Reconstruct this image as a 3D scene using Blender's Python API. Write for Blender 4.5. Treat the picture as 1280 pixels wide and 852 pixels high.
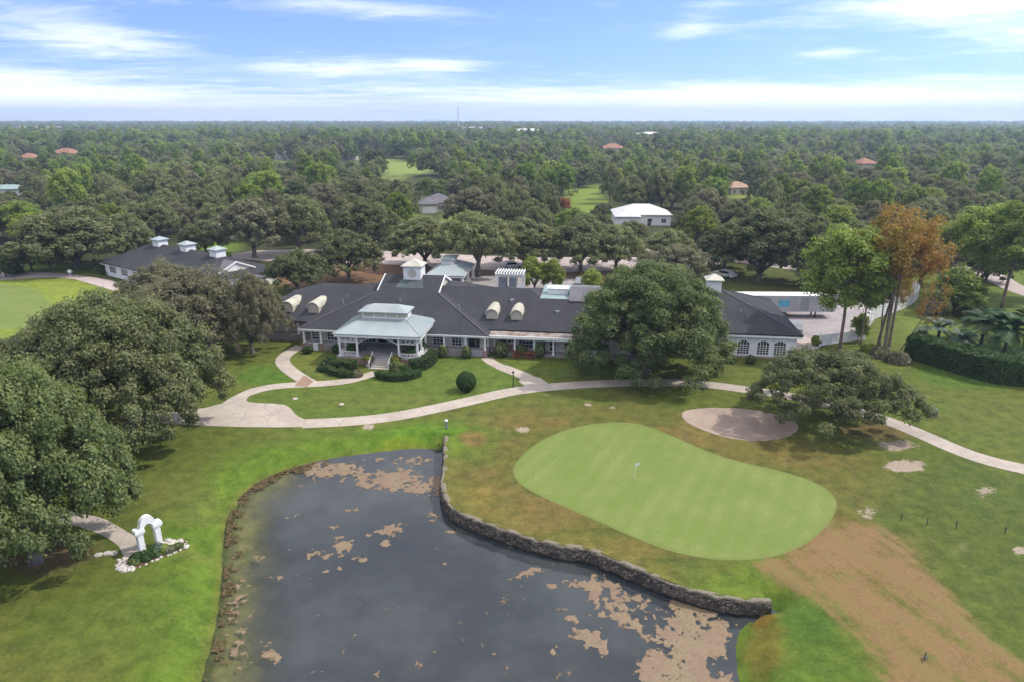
import bpy, bmesh, math, random
import numpy as np
from math import radians as R_
for o in list(bpy.data.objects): bpy.data.objects.remove(o)
sc = bpy.context.scene
COL = sc.collection
rng = np.random.default_rng(7)
random.seed(7)

# ------------------------------------------------------------------ camera
H = 31.0; F = 853.0; TH = math.atan(276.5 / F)
cam_d = bpy.data.cameras.new('camera'); cam = bpy.data.objects.new('camera', cam_d); COL.objects.link(cam)
cam.location = (0, 0, H); cam.rotation_euler = (math.pi / 2 - TH, 0, 0)
cam_d.sensor_width = 36; cam_d.lens = F / 1280 * 36; cam_d.clip_start = 0.5; cam_d.clip_end = 30000
sc.camera = cam
# ------------------------------------------------------------------ light, exposure
SUN_EL, SUN_AZ = R_(50), R_(80)          # azimuth clockwise from +Y (straight ahead)
sun_d = bpy.data.lights.new('sun', 'SUN'); sun = bpy.data.objects.new('sun', sun_d); COL.objects.link(sun)
sun_d.energy = 2.3; sun_d.angle = R_(1.2); sun_d.color = (1, .94, .86)
sun.rotation_euler = (math.pi / 2 - SUN_EL, 0, math.pi - SUN_AZ)
sun.location = (200, 60, 300)
sc.view_settings.view_transform = 'Standard'; sc.view_settings.look = 'None'
sc.view_settings.gamma = 1; sc.view_settings.use_curve_mapping = False
sc.view_settings.exposure = 0.88
sc.cycles.max_bounces = 5; sc.cycles.diffuse_bounces = 3; sc.cycles.transparent_max_bounces = 8
sc.cycles.use_denoising = True
try: sc.cycles.denoiser = 'OPENIMAGEDENOISE'; sc.cycles.denoising_input_passes = 'RGB_ALBEDO_NORMAL'
except Exception: pass

# ------------------------------------------------------------------ node helper
class NT:
    def __init__(s, nt): s.nt = nt; s.n = nt.nodes; s.l = nt.links
    def node(s, t, **kw):
        n = s.n.new(t)
        for k, v in kw.items():
            if k in ('op',): n.operation = v
            else: setattr(n, k, v)
        return n
    def put(s, sock, v):
        if isinstance(v, bpy.types.NodeSocket): s.l.new(v, sock)
        elif v is not None:
            if sock.type == 'RGBA' and len(v) == 3: v = (*v, 1)
            sock.default_value = v
    def m(s, op, a, b=None, c=None, clamp=False):
        n = s.node('ShaderNodeMath'); n.operation = op; n.use_clamp = clamp
        for i, v in enumerate((a, b, c)):
            if v is not None: s.put(n.inputs[i], v)
        return n.outputs[0]
    def mix(s, f, a, b, mode='MIX'):
        n = s.node('ShaderNodeMix'); n.data_type = 'RGBA'; n.blend_type = mode
        s.put(n.inputs[0], f); s.put(n.inputs[6], a); s.put(n.inputs[7], b); return n.outputs[2]
    def ramp(s, f, lo, hi, clamp=True):
        n = s.node('ShaderNodeMapRange'); n.interpolation_type = 'SMOOTHSTEP'
        s.put(n.inputs[0], f); s.put(n.inputs[1], lo); s.put(n.inputs[2], hi); return n.outputs[0]
    def noise(s, vec, scale, detail=4, rough=.55, dist=0):
        n = s.node('ShaderNodeTexNoise'); s.put(n.inputs['Vector'], vec)
        n.inputs['Scale'].default_value = scale; n.inputs['Detail'].default_value = detail
        n.inputs['Roughness'].default_value = rough; n.inputs['Distortion'].default_value = dist
        return n.outputs[0]
    def mapping(s, vec, scale=(1, 1, 1), rot=(0, 0, 0)):
        n = s.node('ShaderNodeMapping'); s.put(n.inputs[0], vec); n.inputs['Scale'].default_value = scale
        n.inputs['Rotation'].default_value = rot; return n.outputs[0]
    def attr(s, name):
        n = s.node('ShaderNodeAttribute'); n.attribute_name = name; return n
    def bump(s, h, strength=.3, dist=.1):
        n = s.node('ShaderNodeBump'); n.inputs['Strength'].default_value = strength
        n.inputs['Distance'].default_value = dist; s.put(n.inputs['Height'], h); return n.outputs[0]

# ------------------------------------------------------------------ sky
w = bpy.data.worlds.new("World"); sc.world = w; w.use_nodes = True
T = NT(w.node_tree)
bg = T.n['Background']
tc = T.node('ShaderNodeTexCoord').outputs['Generated']
sep = T.node('ShaderNodeSeparateXYZ'); T.put(sep.inputs[0], tc); dx, dy, dz = sep.outputs
hyp = T.m('SQRT', T.m('ADD', T.m('MULTIPLY', dx, dx), T.m('MULTIPLY', dy, dy)))
el = T.m('DIVIDE', dz, T.m('MAXIMUM', hyp, .05))
azr = T.m('DIVIDE', dx, T.m('MAXIMUM', T.m('ABSOLUTE', dy), .05))
cmb = T.node('ShaderNodeCombineXYZ'); T.put(cmb.inputs[0], dx); T.put(cmb.inputs[1], dy)
T.put(cmb.inputs[2], T.m('ADD', T.m('MULTIPLY', T.m('MAXIMUM', dz, 0.0), 1.6), .12))
nrm = T.node('ShaderNodeVectorMath'); nrm.operation = 'NORMALIZE'; T.put(nrm.inputs[0], cmb.outputs[0])
sky = T.node('ShaderNodeTexSky'); sky.sky_type = 'NISHITA'; sky.sun_disc = False
sky.sun_elevation = SUN_EL; sky.sun_rotation = SUN_AZ; sky.altitude = 30; sky.air_density = 1.0; sky.dust_density = .6; sky.ozone_density = 1.6
T.put(sky.inputs[0], nrm.outputs[0])
skyc = T.mix(1.0, sky.outputs[0], (0.70, 0.79, 1.12), 'MULTIPLY')
# thin cirrus: stretched noise on a flat layer overhead
inv = T.m('DIVIDE', 1.0, T.m('ADD', T.m('MAXIMUM', dz, 0.0), .05))
cv = T.node('ShaderNodeCombineXYZ'); T.put(cv.inputs[0], T.m('MULTIPLY', dx, inv)); T.put(cv.inputs[1], T.m('MULTIPLY', dy, inv))
wisp = T.noise(T.mapping(cv.outputs[0], (.40, .75, 1), (0, 0, .12)), 1.0, 8, .62, .6)
fine = T.noise(T.mapping(cv.outputs[0], (1.2, 1.6, 1), (0, 0, -.35)), 1.5, 6, .6, 1.0)
nz = T.m('ADD', T.m('MULTIPLY', wisp, .65), T.m('MULTIPLY', fine, .35))
def gauss(a0, e0, wa, we, rot=0.0):
    u = T.m('SUBTRACT', azr, a0); v = T.m('SUBTRACT', el, e0)
    if rot: v = T.m('SUBTRACT', v, T.m('MULTIPLY', u, rot))
    q = T.m('ADD', T.m('POWER', T.m('ABSOLUTE', T.m('DIVIDE', u, wa)), 2.0), T.m('POWER', T.m('ABSOLUTE', T.m('DIVIDE', v, we)), 2.0))
    return T.m('EXPONENT', T.m('MULTIPLY', q, -1.0))
cover = T.m('MULTIPLY', T.ramp(el, .06, .0), .34)
for a0, e0, wa, we, rot, amp in [(-.70, .028, .34, .028, -.05, .42), (-.56, .088, .14, .022, -.05, .30), (-.22, .062, .17, .016, -.03, .26),
                            (.62, .125, .24, .022, .0, .42), (.70, .085, .14, .014, .02, .25), (.20, .032, .34, .016, -.01, .25), (.24, .118, .05, .025, .5, .16),
                            (-.10, .070, .06, .010, 0, .22), (-.24, .14, .2, .02, .05, .16), (.62, .036, .3, .02, .05, .22), (.42, .08, .07, .007, 0, .2), (-.78, .105, .08, .03, -.2, .1)]:
    cover = T.m('ADD', cover, T.m('MULTIPLY', gauss(a0, e0, wa, we, rot), amp))
cover = T.m('ADD', cover, T.m('MULTIPLY', T.ramp(el, .20, .55), .40))  # unseen cloud high above the view, added to whiten the fill light
cl = T.ramp(T.m('ADD', nz, cover), .52, 1.04)
cl = T.m('MULTIPLY', cl, .92)
skyf = T.mix(cl, skyc, (7.0, 6.95, 7.15))
T.put(bg.inputs[0], skyf); bg.inputs[1].default_value = 0.135

# ------------------------------------------------------------------ projection helpers (photo pixel -> place on the ground)
s_, c_ = math.sin(TH), math.cos(TH)
def G(px, py, z=0.0):
    a = (px - 640) / F; v = (py - 426) / F
    k = (H - z) / (s_ + v * c_); return (a * k, (c_ - v * s_) * k)
def atY(px, py, Y):
    a = (px - 640) / F; v = (py - 426) / F
    k = Y / (c_ - v * s_); return (a * k, Y, H - (s_ + v * c_) * k)
def PX(x, y, z=0.0):
    zc = y * c_ + (H - z) * s_; yc = (H - z) * c_ - y * s_
    return 640 + F * x / zc, 426 + F * yc / zc
def GP(pts, z=0.0): return [G(a, b, z) for a, b in pts]

# ------------------------------------------------------------------ object helpers
def link(o, parent=None):
    COL.objects.link(o)
    if parent is not None: o.parent = parent
    return o
def tag(o, label=None, cat=None, group=None, kind=None):
    if label: o['label'] = label
    if cat: o['category'] = cat
    if group: o['group'] = group
    if kind: o['kind'] = kind
    return o
def empty(name, loc=(0, 0, 0), rz=0, label=None, cat=None, group=None):
    o = bpy.data.objects.new(name, None); o.location = loc; o.rotation_euler = (0, 0, rz); link(o)
    o.empty_display_size = .5
    return tag(o, label, cat, group)
def copy_tree(o, parent=None):
    c = o.copy(); COL.objects.link(c)
    if parent is not None: c.parent = parent
    for ch in list(o.children): copy_tree(ch, c)
    return c
class MB:
    def __init__(s): s.v = []; s.f = []
    def add(s, vs, fs):
        b = len(s.v); s.v += [tuple(p) for p in vs]; s.f += [tuple(b + i for i in f) for f in fs]; return s
    def box(s, x0, x1, y0, y1, z0, z1):
        return s.add([(x0, y0, z0), (x1, y0, z0), (x1, y1, z0), (x0, y1, z0), (x0, y0, z1), (x1, y0, z1), (x1, y1, z1), (x0, y1, z1)],
                     [(3, 2, 1, 0), (4, 5, 6, 7), (0, 1, 5, 4), (1, 2, 6, 5), (2, 3, 7, 6), (3, 0, 4, 7)])
    def slab(s, pts, t):        # polygon with thickness straight down
        n = len(pts); vs = list(pts) + [(x, y, z - t) for x, y, z in pts]
        return s.add(vs, [tuple(range(n)), tuple(range(2 * n - 1, n - 1, -1))] + [(i, n + i, n + (i + 1) % n, (i + 1) % n) for i in range(n)])
    def bar(s, a, b, w, h=None):
        h = h or w; a = np.array(a, float); b = np.array(b, float); d = b - a; d /= np.linalg.norm(d)
        up = np.array((0, 0, 1.)) if abs(d[2]) < .9 else np.array((0, 1., 0))
        x = np.cross(d, up); x /= np.linalg.norm(x); y = np.cross(x, d)
        q = [x * sx * w / 2 + y * sy * h / 2 for sx, sy in ((-1, -1), (1, -1), (1, 1), (-1, 1))]
        return s.add([a + k for k in q] + [b + k for k in q], [(0, 1, 2, 3), (7, 6, 5, 4)] + [(i, 4 + i, 4 + (i + 1) % 4, (i + 1) % 4) for i in range(4)])
    def tube(s, pts, rad, n=7):
        pts = [np.array(p, float) for p in pts]; vs = []; fs = []
        for i, p in enumerate(pts):
            d = pts[min(i + 1, len(pts) - 1)] - pts[max(i - 1, 0)]; d /= (np.linalg.norm(d) + 1e-9)
            up = np.array((1., 0, 0)) if abs(d[2]) > .7 else np.array((0, 0, 1.))
            x = np.cross(d, up); x /= np.linalg.norm(x); y = np.cross(d, x)
            for k in range(n):
                a = 2 * math.pi * k / n; vs.append(p + (x * math.cos(a) + y * math.sin(a)) * rad[i])
        for i in range(len(pts) - 1):
            for k in range(n): fs.append((i * n + k, i * n + (k + 1) % n, (i + 1) * n + (k + 1) % n, (i + 1) * n + k))
        fs.append(tuple(range(n - 1, -1, -1))); fs.append(tuple((len(pts) - 1) * n + k for k in range(n)))
        return s.add(vs, fs)
    def lathe(s, prof, n=16, c=(0, 0)):
        vs = []; fs = []
        for r, z in prof:
            for k in range(n): a = 2 * math.pi * k / n; vs.append((c[0] + r * math.cos(a), c[1] + r * math.sin(a), z))
        for i in range(len(prof) - 1):
            for k in range(n): fs.append((i * n + k, i * n + (k + 1) % n, (i + 1) * n + (k + 1) % n, (i + 1) * n + k))
        fs.append(tuple(range(n - 1, -1, -1))); fs.append(tuple((len(prof) - 1) * n + k for k in range(n)))
        return s.add(vs, fs)
    def prism(s, outline, y0, y1):     # outline in (x,z), extruded along y
        n = len(outline); vs = [(x, y0, z) for x, z in outline] + [(x, y1, z) for x, z in outline]
        return s.add(vs, [tuple(range(n)), tuple(range(2 * n - 1, n - 1, -1))] + [(i, n + i, n + (i + 1) % n, (i + 1) % n) for i in range(n)])
    def mesh(s, name, m=None, smooth=False):
        me = bpy.data.meshes.new(name); me.from_pydata([tuple(map(float, p)) for p in s.v], [], s.f)
        bm = bmesh.new(); bm.from_mesh(me)
        bmesh.ops.triangulate(bm, faces=[f for f in bm.faces if len(f.verts) > 4])
        bmesh.ops.recalc_face_normals(bm, faces=bm.faces); bm.to_mesh(me); bm.free()
        if m: me.materials.append(m)
        if smooth: me.polygons.foreach_set('use_smooth', [True] * len(me.polygons))
        return me
    def build(s, name, m, parent=None, smooth=False, loc=None):
        o = bpy.data.objects.new(name, s.mesh(name, m, smooth)); link(o, parent)
        if loc is not None: o.location = loc
        return o
def npmesh(name, V, Fq, m=None, attrs=None, smooth=False):
    me = bpy.data.meshes.new(name); n = Fq.shape[1]
    me.vertices.add(len(V)); me.vertices.foreach_set('co', np.ascontiguousarray(V, np.float32).ravel())
    me.loops.add(Fq.size); me.loops.foreach_set('vertex_index', np.ascontiguousarray(Fq, np.int32).ravel())
    me.polygons.add(len(Fq)); me.polygons.foreach_set('loop_start', np.arange(0, Fq.size, n, dtype=np.int32))
    for k, a in (attrs or {}).items():
        if a.ndim == 1: me.attributes.new(k, 'FLOAT', 'POINT').data.foreach_set('value', a.astype(np.float32))
        else: me.attributes.new(k, 'FLOAT_COLOR', 'POINT').data.foreach_set('color', np.c_[a, np.ones(len(a))].astype(np.float32).ravel())
    if smooth: me.polygons.foreach_set('use_smooth', np.ones(len(Fq), bool))
    me.update(calc_edges=True); me.validate()
    if m: me.materials.append(m)
    return me
def vnoise(x, y, seed=0):
    g = np.random.default_rng(seed).random((256, 256)); xi = np.floor(x).astype(int); yi = np.floor(y).astype(int)
    fx = x - xi; fy = y - yi; fx = fx * fx * (3 - 2 * fx); fy = fy * fy * (3 - 2 * fy)
    q = lambda i, j: g[i % 256, j % 256]
    return (q(xi, yi) * (1 - fx) + q(xi + 1, yi) * fx) * (1 - fy) + (q(xi, yi + 1) * (1 - fx) + q(xi + 1, yi + 1) * fx) * fy
def fbm(x, y, s, seed=0, oct=4):
    r = 0; a = .5; t = 0
    for k in range(oct): r = r + a * vnoise(x * s + 17 * k, y * s - 31 * k, seed + k); t += a; a *= .5; s *= 2.1
    return r / t
def inside(poly, x, y):
    c = np.zeros(x.shape, bool); n = len(poly)
    for i in range(n):
        (x1, y1), (x2, y2) = poly[i], poly[(i + 1) % n]
        if y1 == y2: continue
        c ^= ((y1 > y) != (y2 > y)) & (x < (x2 - x1) * (y - y1) / (y2 - y1) + x1)
    return c
def pdist(pts, x, y, closed=False):
    d = np.full(x.shape, 1e9); n = len(pts)
    for i in range(n if closed else n - 1):
        (x1, y1), (x2, y2) = pts[i], pts[(i + 1) % n]; ex, ey = x2 - x1, y2 - y1; L = ex * ex + ey * ey + 1e-9
        t = np.clip(((x - x1) * ex + (y - y1) * ey) / L, 0, 1); d = np.minimum(d, np.hypot(x - x1 - t * ex, y - y1 - t * ey))
    return d
def sdist(poly, x, y):      # >0 outside
    d = pdist(poly, x, y, True); return np.where(inside(poly, x, y), -d, d)
def sstep(a, b, x): t = np.clip((x - a) / (b - a), 0, 1); return t * t * (3 - 2 * t)
def smooth_line(pts, k=2):
    for _ in range(k):
        q = [pts[0]]
        for a, b in zip(pts[:-1], pts[1:]):
            q += [(a[0] * .75 + b[0] * .25, a[1] * .75 + b[1] * .25), (a[0] * .25 + b[0] * .75, a[1] * .25 + b[1] * .75)]
        pts = q + [pts[-1]]
    return pts
def smooth_loop(pts, k=2):
    for _ in range(k):
        q = []
        for i in range(len(pts)):
            a, b = pts[i], pts[(i + 1) % len(pts)]
            q += [(a[0] * .75 + b[0] * .25, a[1] * .75 + b[1] * .25), (a[0] * .25 + b[0] * .75, a[1] * .25 + b[1] * .75)]
        pts = q
    return pts

def rough_loop(pts, k=2, amp=.16):
    q = smooth_loop(pts, k); out = []; n = len(q); rr = random.Random(len(pts))
    for i in range(n):
        a, b = q[i], q[(i + 1) % n]; m_ = max(1, int(math.hypot(b[0] - a[0], b[1] - a[1]) / .45))
        for j in range(m_): out.append((a[0] + (b[0] - a[0]) * j / m_ + rr.uniform(-amp, amp) * .5, a[1] + (b[1] - a[1]) * j / m_ + rr.uniform(-amp, amp)))
    return out
# ------------------------------------------------------------------ materials
def new_mat(name):
    m = bpy.data.materials.new(name); m.use_nodes = True; t = NT(m.node_tree); return m, t, t.n['Principled BSDF']
def pmat(name, c1, c2=None, scale=3.0, rough=.7, bump=0, metal=0, spec=None, detail=5, bscale=None, stretch=(1, 1, 1)):
    m, t, p = new_mat(name); co = t.node('ShaderNodeTexCoord').outputs['Object']
    if stretch != (1, 1, 1): co = t.mapping(co, stretch)
    c2 = c2 or tuple(x * .8 for x in c1)
    n = t.noise(co, scale, detail)
    t.put(p.inputs['Base Color'], t.mix(t.ramp(n, .3, .7), c1, c2)); p.inputs['Roughness'].default_value = rough; p.inputs['Metallic'].default_value = metal
    if spec is not None: p.inputs['Specular IOR Level'].default_value = spec
    if bump: t.put(p.inputs['Normal'], t.bump(t.noise(co, bscale or scale * 6, 4), bump, .05))
    return m
M = {}
M['white'] = pmat('white_paint', (.78, .77, .74), (.68, .67, .63), 1.2, .5)
M['stucco'] = pmat('white_stucco', (.76, .75, .72), (.66, .65, .61), 1.0, .85, .2)
M['cream'] = pmat('cream_siding', (.50, .46, .36), (.42, .39, .31), .8, .7)
M['wall'] = pmat('grey_beige_wall', (.60, .55, .45), (.52, .47, .38), .8, .75)
M['metalroof'] = pmat('pale_metal_roof', (.30, .36, .36), (.37, .40, .38), .5, .42, 0, .25)
M['metalwhite'] = pmat('cream_metal_roof', (.52, .49, .38), (.40, .38, .30), .7, .45, 0, .1)
M['teal'] = pmat('teal_membrane', (.19, .27, .26), (.25, .31, .295), .6, .6)
M['brick'] = pmat('brick', (.22, .12, .09), (.32, .22, .18), 6, .85, .3)
M['porchwall'] = pmat('porch_wall', (.30, .25, .22), (.22, .17, .15), 2, .85, .2)
M['concrete'] = pmat('concrete', (.46, .41, .36), (.36, .31, .27), .5, .85, .15)
M['deck'] = pmat('porch_floor', (.36, .35, .35), (.28, .27, .27), 1, .7)
M['dark'] = pmat('dark_iron', (.02, .02, .022), (.03, .03, .03), 3, .5)
M['darkwood'] = pmat('dark_wood', (.045, .025, .018), (.07, .04, .025), 3, .6)
M['greymetal'] = pmat('grey_metal', (.30, .31, .32), (.24, .25, .26), 2, .5, 0, .4)
M['tower'] = pmat('pale_tower_steel', (.6, .6, .62), (.5, .5, .52), .1, .6)
M['bark'] = pmat('bark', (.085, .07, .055), (.16, .14, .115), 2.5, .9, .5, stretch=(1, 1, .3))
M['pinebark'] = pmat('pine_bark', (.15, .095, .07), (.23, .17, .14), 2.5, .9, .5, stretch=(1, 1, .3))
M['rot'] = pmat('weathered_porch_roof', (.15, .095, .07), (.30, .27, .245), 1.1, .8, .1)
M['rock'] = pmat('pale_rock', (.50, .465, .41), (.34, .31, .27), 2, .85, .4)
M['tyre'] = pmat('tyre_rubber', (.02, .02, .02), (.03, .03, .03), 3, .8)
M['trailer'] = pmat('trailer_aluminium', (.43, .43, .43), (.35, .345, .34), .4, .4, 0, .3)
M['blue'] = pmat('blue_panel', (.07, .30, .43), (.11, .38, .50), 2, .5)
M['bluebin'] = pmat('slate_blue_plastic', (.05, .07, .13), (.06, .09, .15), 2, .5)
M['orange'] = pmat('terracotta', (.34, .11, .045), (.24, .08, .04), 2, .7)
M['mulch'] = pmat('red_mulch', (.13, .05, .035), (.09, .045, .03), 3, .95, .4)

def shingle(name, c1, c2, row=.35):
    m, t, p = new_mat(name); co = t.node('ShaderNodeTexCoord').outputs['Object']
    n = t.noise(co, .25, 6, .6); n2 = t.noise(co, 9, 3)
    col = t.mix(t.ramp(n, .3, .72), c1, c2); col = t.mix(t.m('MULTIPLY', t.ramp(n2, .35, .7), .35), col, tuple(x * 1.6 for x in c1))
    wv = t.node('ShaderNodeTexWave'); wv.bands_direction = 'Z'; t.put(wv.inputs[0], co); wv.inputs['Scale'].default_value = 2.2; wv.inputs['Distortion'].default_value = .6
    col = t.mix(t.m('MULTIPLY', wv.outputs[1], .18), col, tuple(x * .5 for x in c1))
    col = t.mix(t.m('MULTIPLY', t.ramp(t.noise(t.mapping(co, (1.4, .25, .25)), 1.0, 5, .6), .5, .75), .5), col, tuple(x * 1.75 for x in c1))
    t.put(p.inputs['Base Color'], col); p.inputs['Roughness'].default_value = .92; p.inputs['Specular IOR Level'].default_value = .25
    t.put(p.inputs['Normal'], t.bump(t.m('ADD', n2, wv.outputs[1]), .35, .04)); return m
M['hipcap'] = pmat('hip_cap_shingles', (.075, .072, .078), (.055, .052, .058), 2, .9)
M['stain'] = pmat('green_stained_shingles', (.045, .060, .058), (.07, .09, .085), .8, .9)
M['roof'] = shingle('dark_shingles', (.032, .032, .036), (.048, .048, .052))
M['roofgrey'] = shingle('grey_shingles', (.11, .105, .115), (.16, .15, .16))
M['rooftan'] = shingle('tan_shingles', (.30, .19, .13), (.36, .25, .19))
M['rooforange'] = shingle('orange_tiles', (.25, .12, .08), (.30, .17, .12))
M['roofwhite'] = pmat('white_tiles', (.58, .55, .53), (.48, .46, .45), .4, .7)
def glassmat():
    m, t, p = new_mat('window_glass'); co = t.node('ShaderNodeTexCoord').outputs['Object']
    t.put(p.inputs['Base Color'], t.mix(t.ramp(t.noise(co, .8, 3), .4, .65), (.008, .010, .012), (.05, .05, .05)))
    p.inputs['Roughness'].default_value = .08; return m
M['glass'] = glassmat()

def foliage(name, dark, light, hue=(.0, .0), trans=.42, warm=(.16, .13, .05), warm_amt=.25, rvar=.75):
    m, t, p = new_mat(name); out = t.n['Material Output']
    tone = t.attr('tone').outputs['Fac']; oi = t.node('ShaderNodeObjectInfo'); rnd = oi.outputs['Random']
    co = t.node('ShaderNodeTexCoord').outputs['Object']
    grove = t.ramp(t.noise(oi.outputs['Location'], .011, 2), .36, .66)
    f = t.m('ADD', tone, t.m('ADD', t.m('MULTIPLY', t.m('SUBTRACT', rnd, .5), rvar), t.m('MULTIPLY', t.m('SUBTRACT', grove, .5), rvar * .5)), clamp=True)
    col = t.mix(f, dark, light)
    r2 = t.m('FRACT', t.m('MULTIPLY', rnd, 7.31))
    big = t.ramp(t.noise(co, .22, 2), .4, .68)
    wf = t.m('MULTIPLY', t.m('ADD', t.m('MULTIPLY', big, .6), t.m('MULTIPLY', r2, .7)), warm_amt)
    col = t.mix(wf, col, warm)
    t.put(p.inputs['Base Color'], col); p.inputs['Roughness'].default_value = .6; p.inputs['Specular IOR Level'].default_value = .3
    tr = t.node('ShaderNodeBsdfTranslucent'); t.put(tr.inputs[0], t.mix(1.0, col, (1.1, 1.15, .6), 'MULTIPLY'))
    mx = t.node('ShaderNodeMixShader'); mx.inputs[0].default_value = trans
    t.l.new(p.outputs[0], mx.inputs[1]); t.l.new(tr.outputs[0], mx.inputs[2]); t.l.new(mx.outputs[0], out.inputs[0]); return m
M['oak'] = foliage('oak_leaves', (.104, .126, .050), (.29, .325, .145), warm=(.17, .15, .065), warm_amt=.32)
M['oakgreen'] = foliage('green_oak_leaves', (.082, .118, .040), (.245, .30, .11), warm=(.11, .12, .045), warm_amt=.15, rvar=.25)
M['oakgrey'] = foliage('mossy_oak_leaves', (.115, .120, .066), (.295, .29, .175), warm=(.21, .175, .11), warm_amt=.6, rvar=.2)
M['pine'] = foliage('pine_needles', (.115, .19, .036), (.32, .41, .09), warm=(.2, .2, .03), warm_amt=.18)
M['bright'] = foliage('bright_leaves', (.11, .17, .026), (.30, .36, .065), warm=(.24, .24, .04), warm_amt=.3)
M['deadpine'] = foliage('rusty_needles', (.20, .075, .022), (.44, .20, .05), warm=(.30, .29, .06), warm_amt=.75, rvar=.1)
M['darkoak'] = foliage('dark_leaves', (.060, .084, .030), (.18, .21, .08), warm=(.10, .095, .03), warm_amt=.25, rvar=.25)
M['hedge'] = foliage('hedge_leaves', (.026, .060, .016), (.080, .14, .036), warm=(.09, .12, .03), warm_amt=.15, rvar=.2)
M['silver'] = foliage('silver_fronds', (.12, .17, .13), (.26, .32, .26), warm=(.25, .25, .18), warm_amt=.2)
M['palm'] = foliage('palm_fronds', (.03, .075, .025), (.09, .17, .05), warm=(.14, .13, .05), warm_amt=.2)
M['yellowplant'] = foliage('yellow_green_plant', (.14, .17, .02), (.30, .32, .05))
M['redflower'] = foliage('orange_red_blossom', (.24, .085, .045), (.46, .18, .08), warm=(.14, .13, .05), warm_amt=.3)
M['litter'] = foliage('dry_litter', (.15, .105, .05), (.30, .22, .115), warm=(.1, .1, .03), warm_amt=.3)

# ------------------------------------------------------------------ ground shapes
WZ = -1.1
wall_top = smooth_line(GP([(555, 545), (554.6, 560), (554.6, 577), (551.2, 600), (551.7, 615), (562, 635), (588, 648), (631, 662.6), (668, 675.4), (705, 683.5), (737, 687), (774, 703), (814, 719),
                           (855, 735.8), (891, 745), (935, 752), (966, 752.5)], .05), 2)
left_bank = smooth_line(GP([(553, 563), (520, 562), (480, 566), (440, 571), (400, 577), (360, 588), (330, 600), (305, 618), (290, 640), (285, 670), (284, 700), (282, 740), (277, 780), (268, 820), (256, 860), (240, 950)], WZ), 2)
right_bank = smooth_line(GP([(960, 762), (928, 772), (914, 790), (911, 815), (916, 852), (925, 900), (930, 960)], WZ), 2)
pond = wall_top + right_bank + [(12, 16), (-12, 16)] + left_bank[::-1]
GREEN_PTS = (GP([(643, 588), (650, 575), (670, 556), (700, 540), (740, 530), (790, 528), (815, 536), (845, 548), (880, 564), (914, 576), (973, 589), (1013, 601), (1036, 615), (1044, 629), (1036, 648), (1015, 670),
                        (985, 688), (950, 696), (910, 698), (870, 694), (830, 684), (790, 668), (750, 650), (710, 633), (670, 615), (650, 602)]))
green = rough_loop(GREEN_PTS, 2)
bunker = rough_loop(GP([(853, 517), (862, 511), (890, 509), (930, 511), (965, 516), (990, 524), (999, 533), (990, 543), (970, 549), (935, 551), (900, 545), (872, 534), (857, 525)]), 2)
fairway = GP([(945, 716), (968, 724), (1013, 748), (1047, 772), (1071, 796), (1092, 827), (1102, 856), (1130, 940), (1420, 940), (1280, 822), (1243, 796), (1208, 762), (1174, 721), (1140, 687), (1105, 658), (1085, 648), (1050, 652), (1020, 680), (985, 705)])
shop_green = smooth_loop(GP([(-140, 395), (-90, 362), (-30, 355), (30, 357), (52, 366), (62, 380), (85, 392), (80, 405), (20, 412), (-60, 412)]), 2)

def pol(*a): return GP(list(a))
def axis(lo, hi, step, far, k=1.22):
    a = list(np.arange(lo, hi + 1e-6, step)); s = step; x = hi; up = []
    while x < far: s *= k; x += s; up.append(x)
    s = step; x = lo; dn = []
    while x > -far: s *= k; x -= s; dn.append(x)
    return np.array(dn[::-1] + a + up)
xs = axis(-62, 76, .5, 6500, 1.2); ys = axis(14, 112, .5, 6500, 1.08)
ys = ys[ys > -900]
X, Y = np.meshgrid(xs, ys, indexing='ij'); X = X.ravel(); Y = Y.ravel()
def terrain(x, y):
    z = np.zeros_like(x)
    m = (np.abs(x) < 70) & (y > 8) & (y < 90)
    xx, yy = x[m], y[m]
    d = sdist(pond, xx, yy); dw = pdist(wall_top, xx, yy); db = np.minimum(pdist(left_bank, xx, yy), pdist(right_bank, xx, yy))
    bank = -1.1 + 1.1 * sstep(0, 3.0, d) - .5 * sstep(0, -2.5, d) - .9 * sstep(-2, -9, d) - .06
    bank = np.where(d > 3.0, 0, bank + .06 * sstep(1.5, 3.0, d))
    wz = np.where(d > .45, 0, -1.9)
    t = sstep(-.6, 1.6, dw - db + 0 * d)
    near_end = sstep(.2, 1.6, db)
    zz = np.where(dw < db, wz * near_end + bank * (1 - near_end), bank)
    zb = sdist(bunker, xx, yy); zz = zz - .8 * sstep(-.1, -1.4, zb)
    z[m] = zz
    z += np.where(y > 300, (fbm(x, y, .004, 5) - .5) * 2.0 * sstep(300, 700, y), 0)
    return z
Z = terrain(X, Y)
LAWN = np.array((.118, .148, .028)); BRIGHT = np.array((.115, .195, .022)); ROUGH = np.array((.135, .128, .034)); DORM = np.array((.245, .150, .075)); WOOD = np.array((.055, .062, .026)); BARE = np.array((.42, .31, .23))
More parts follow.
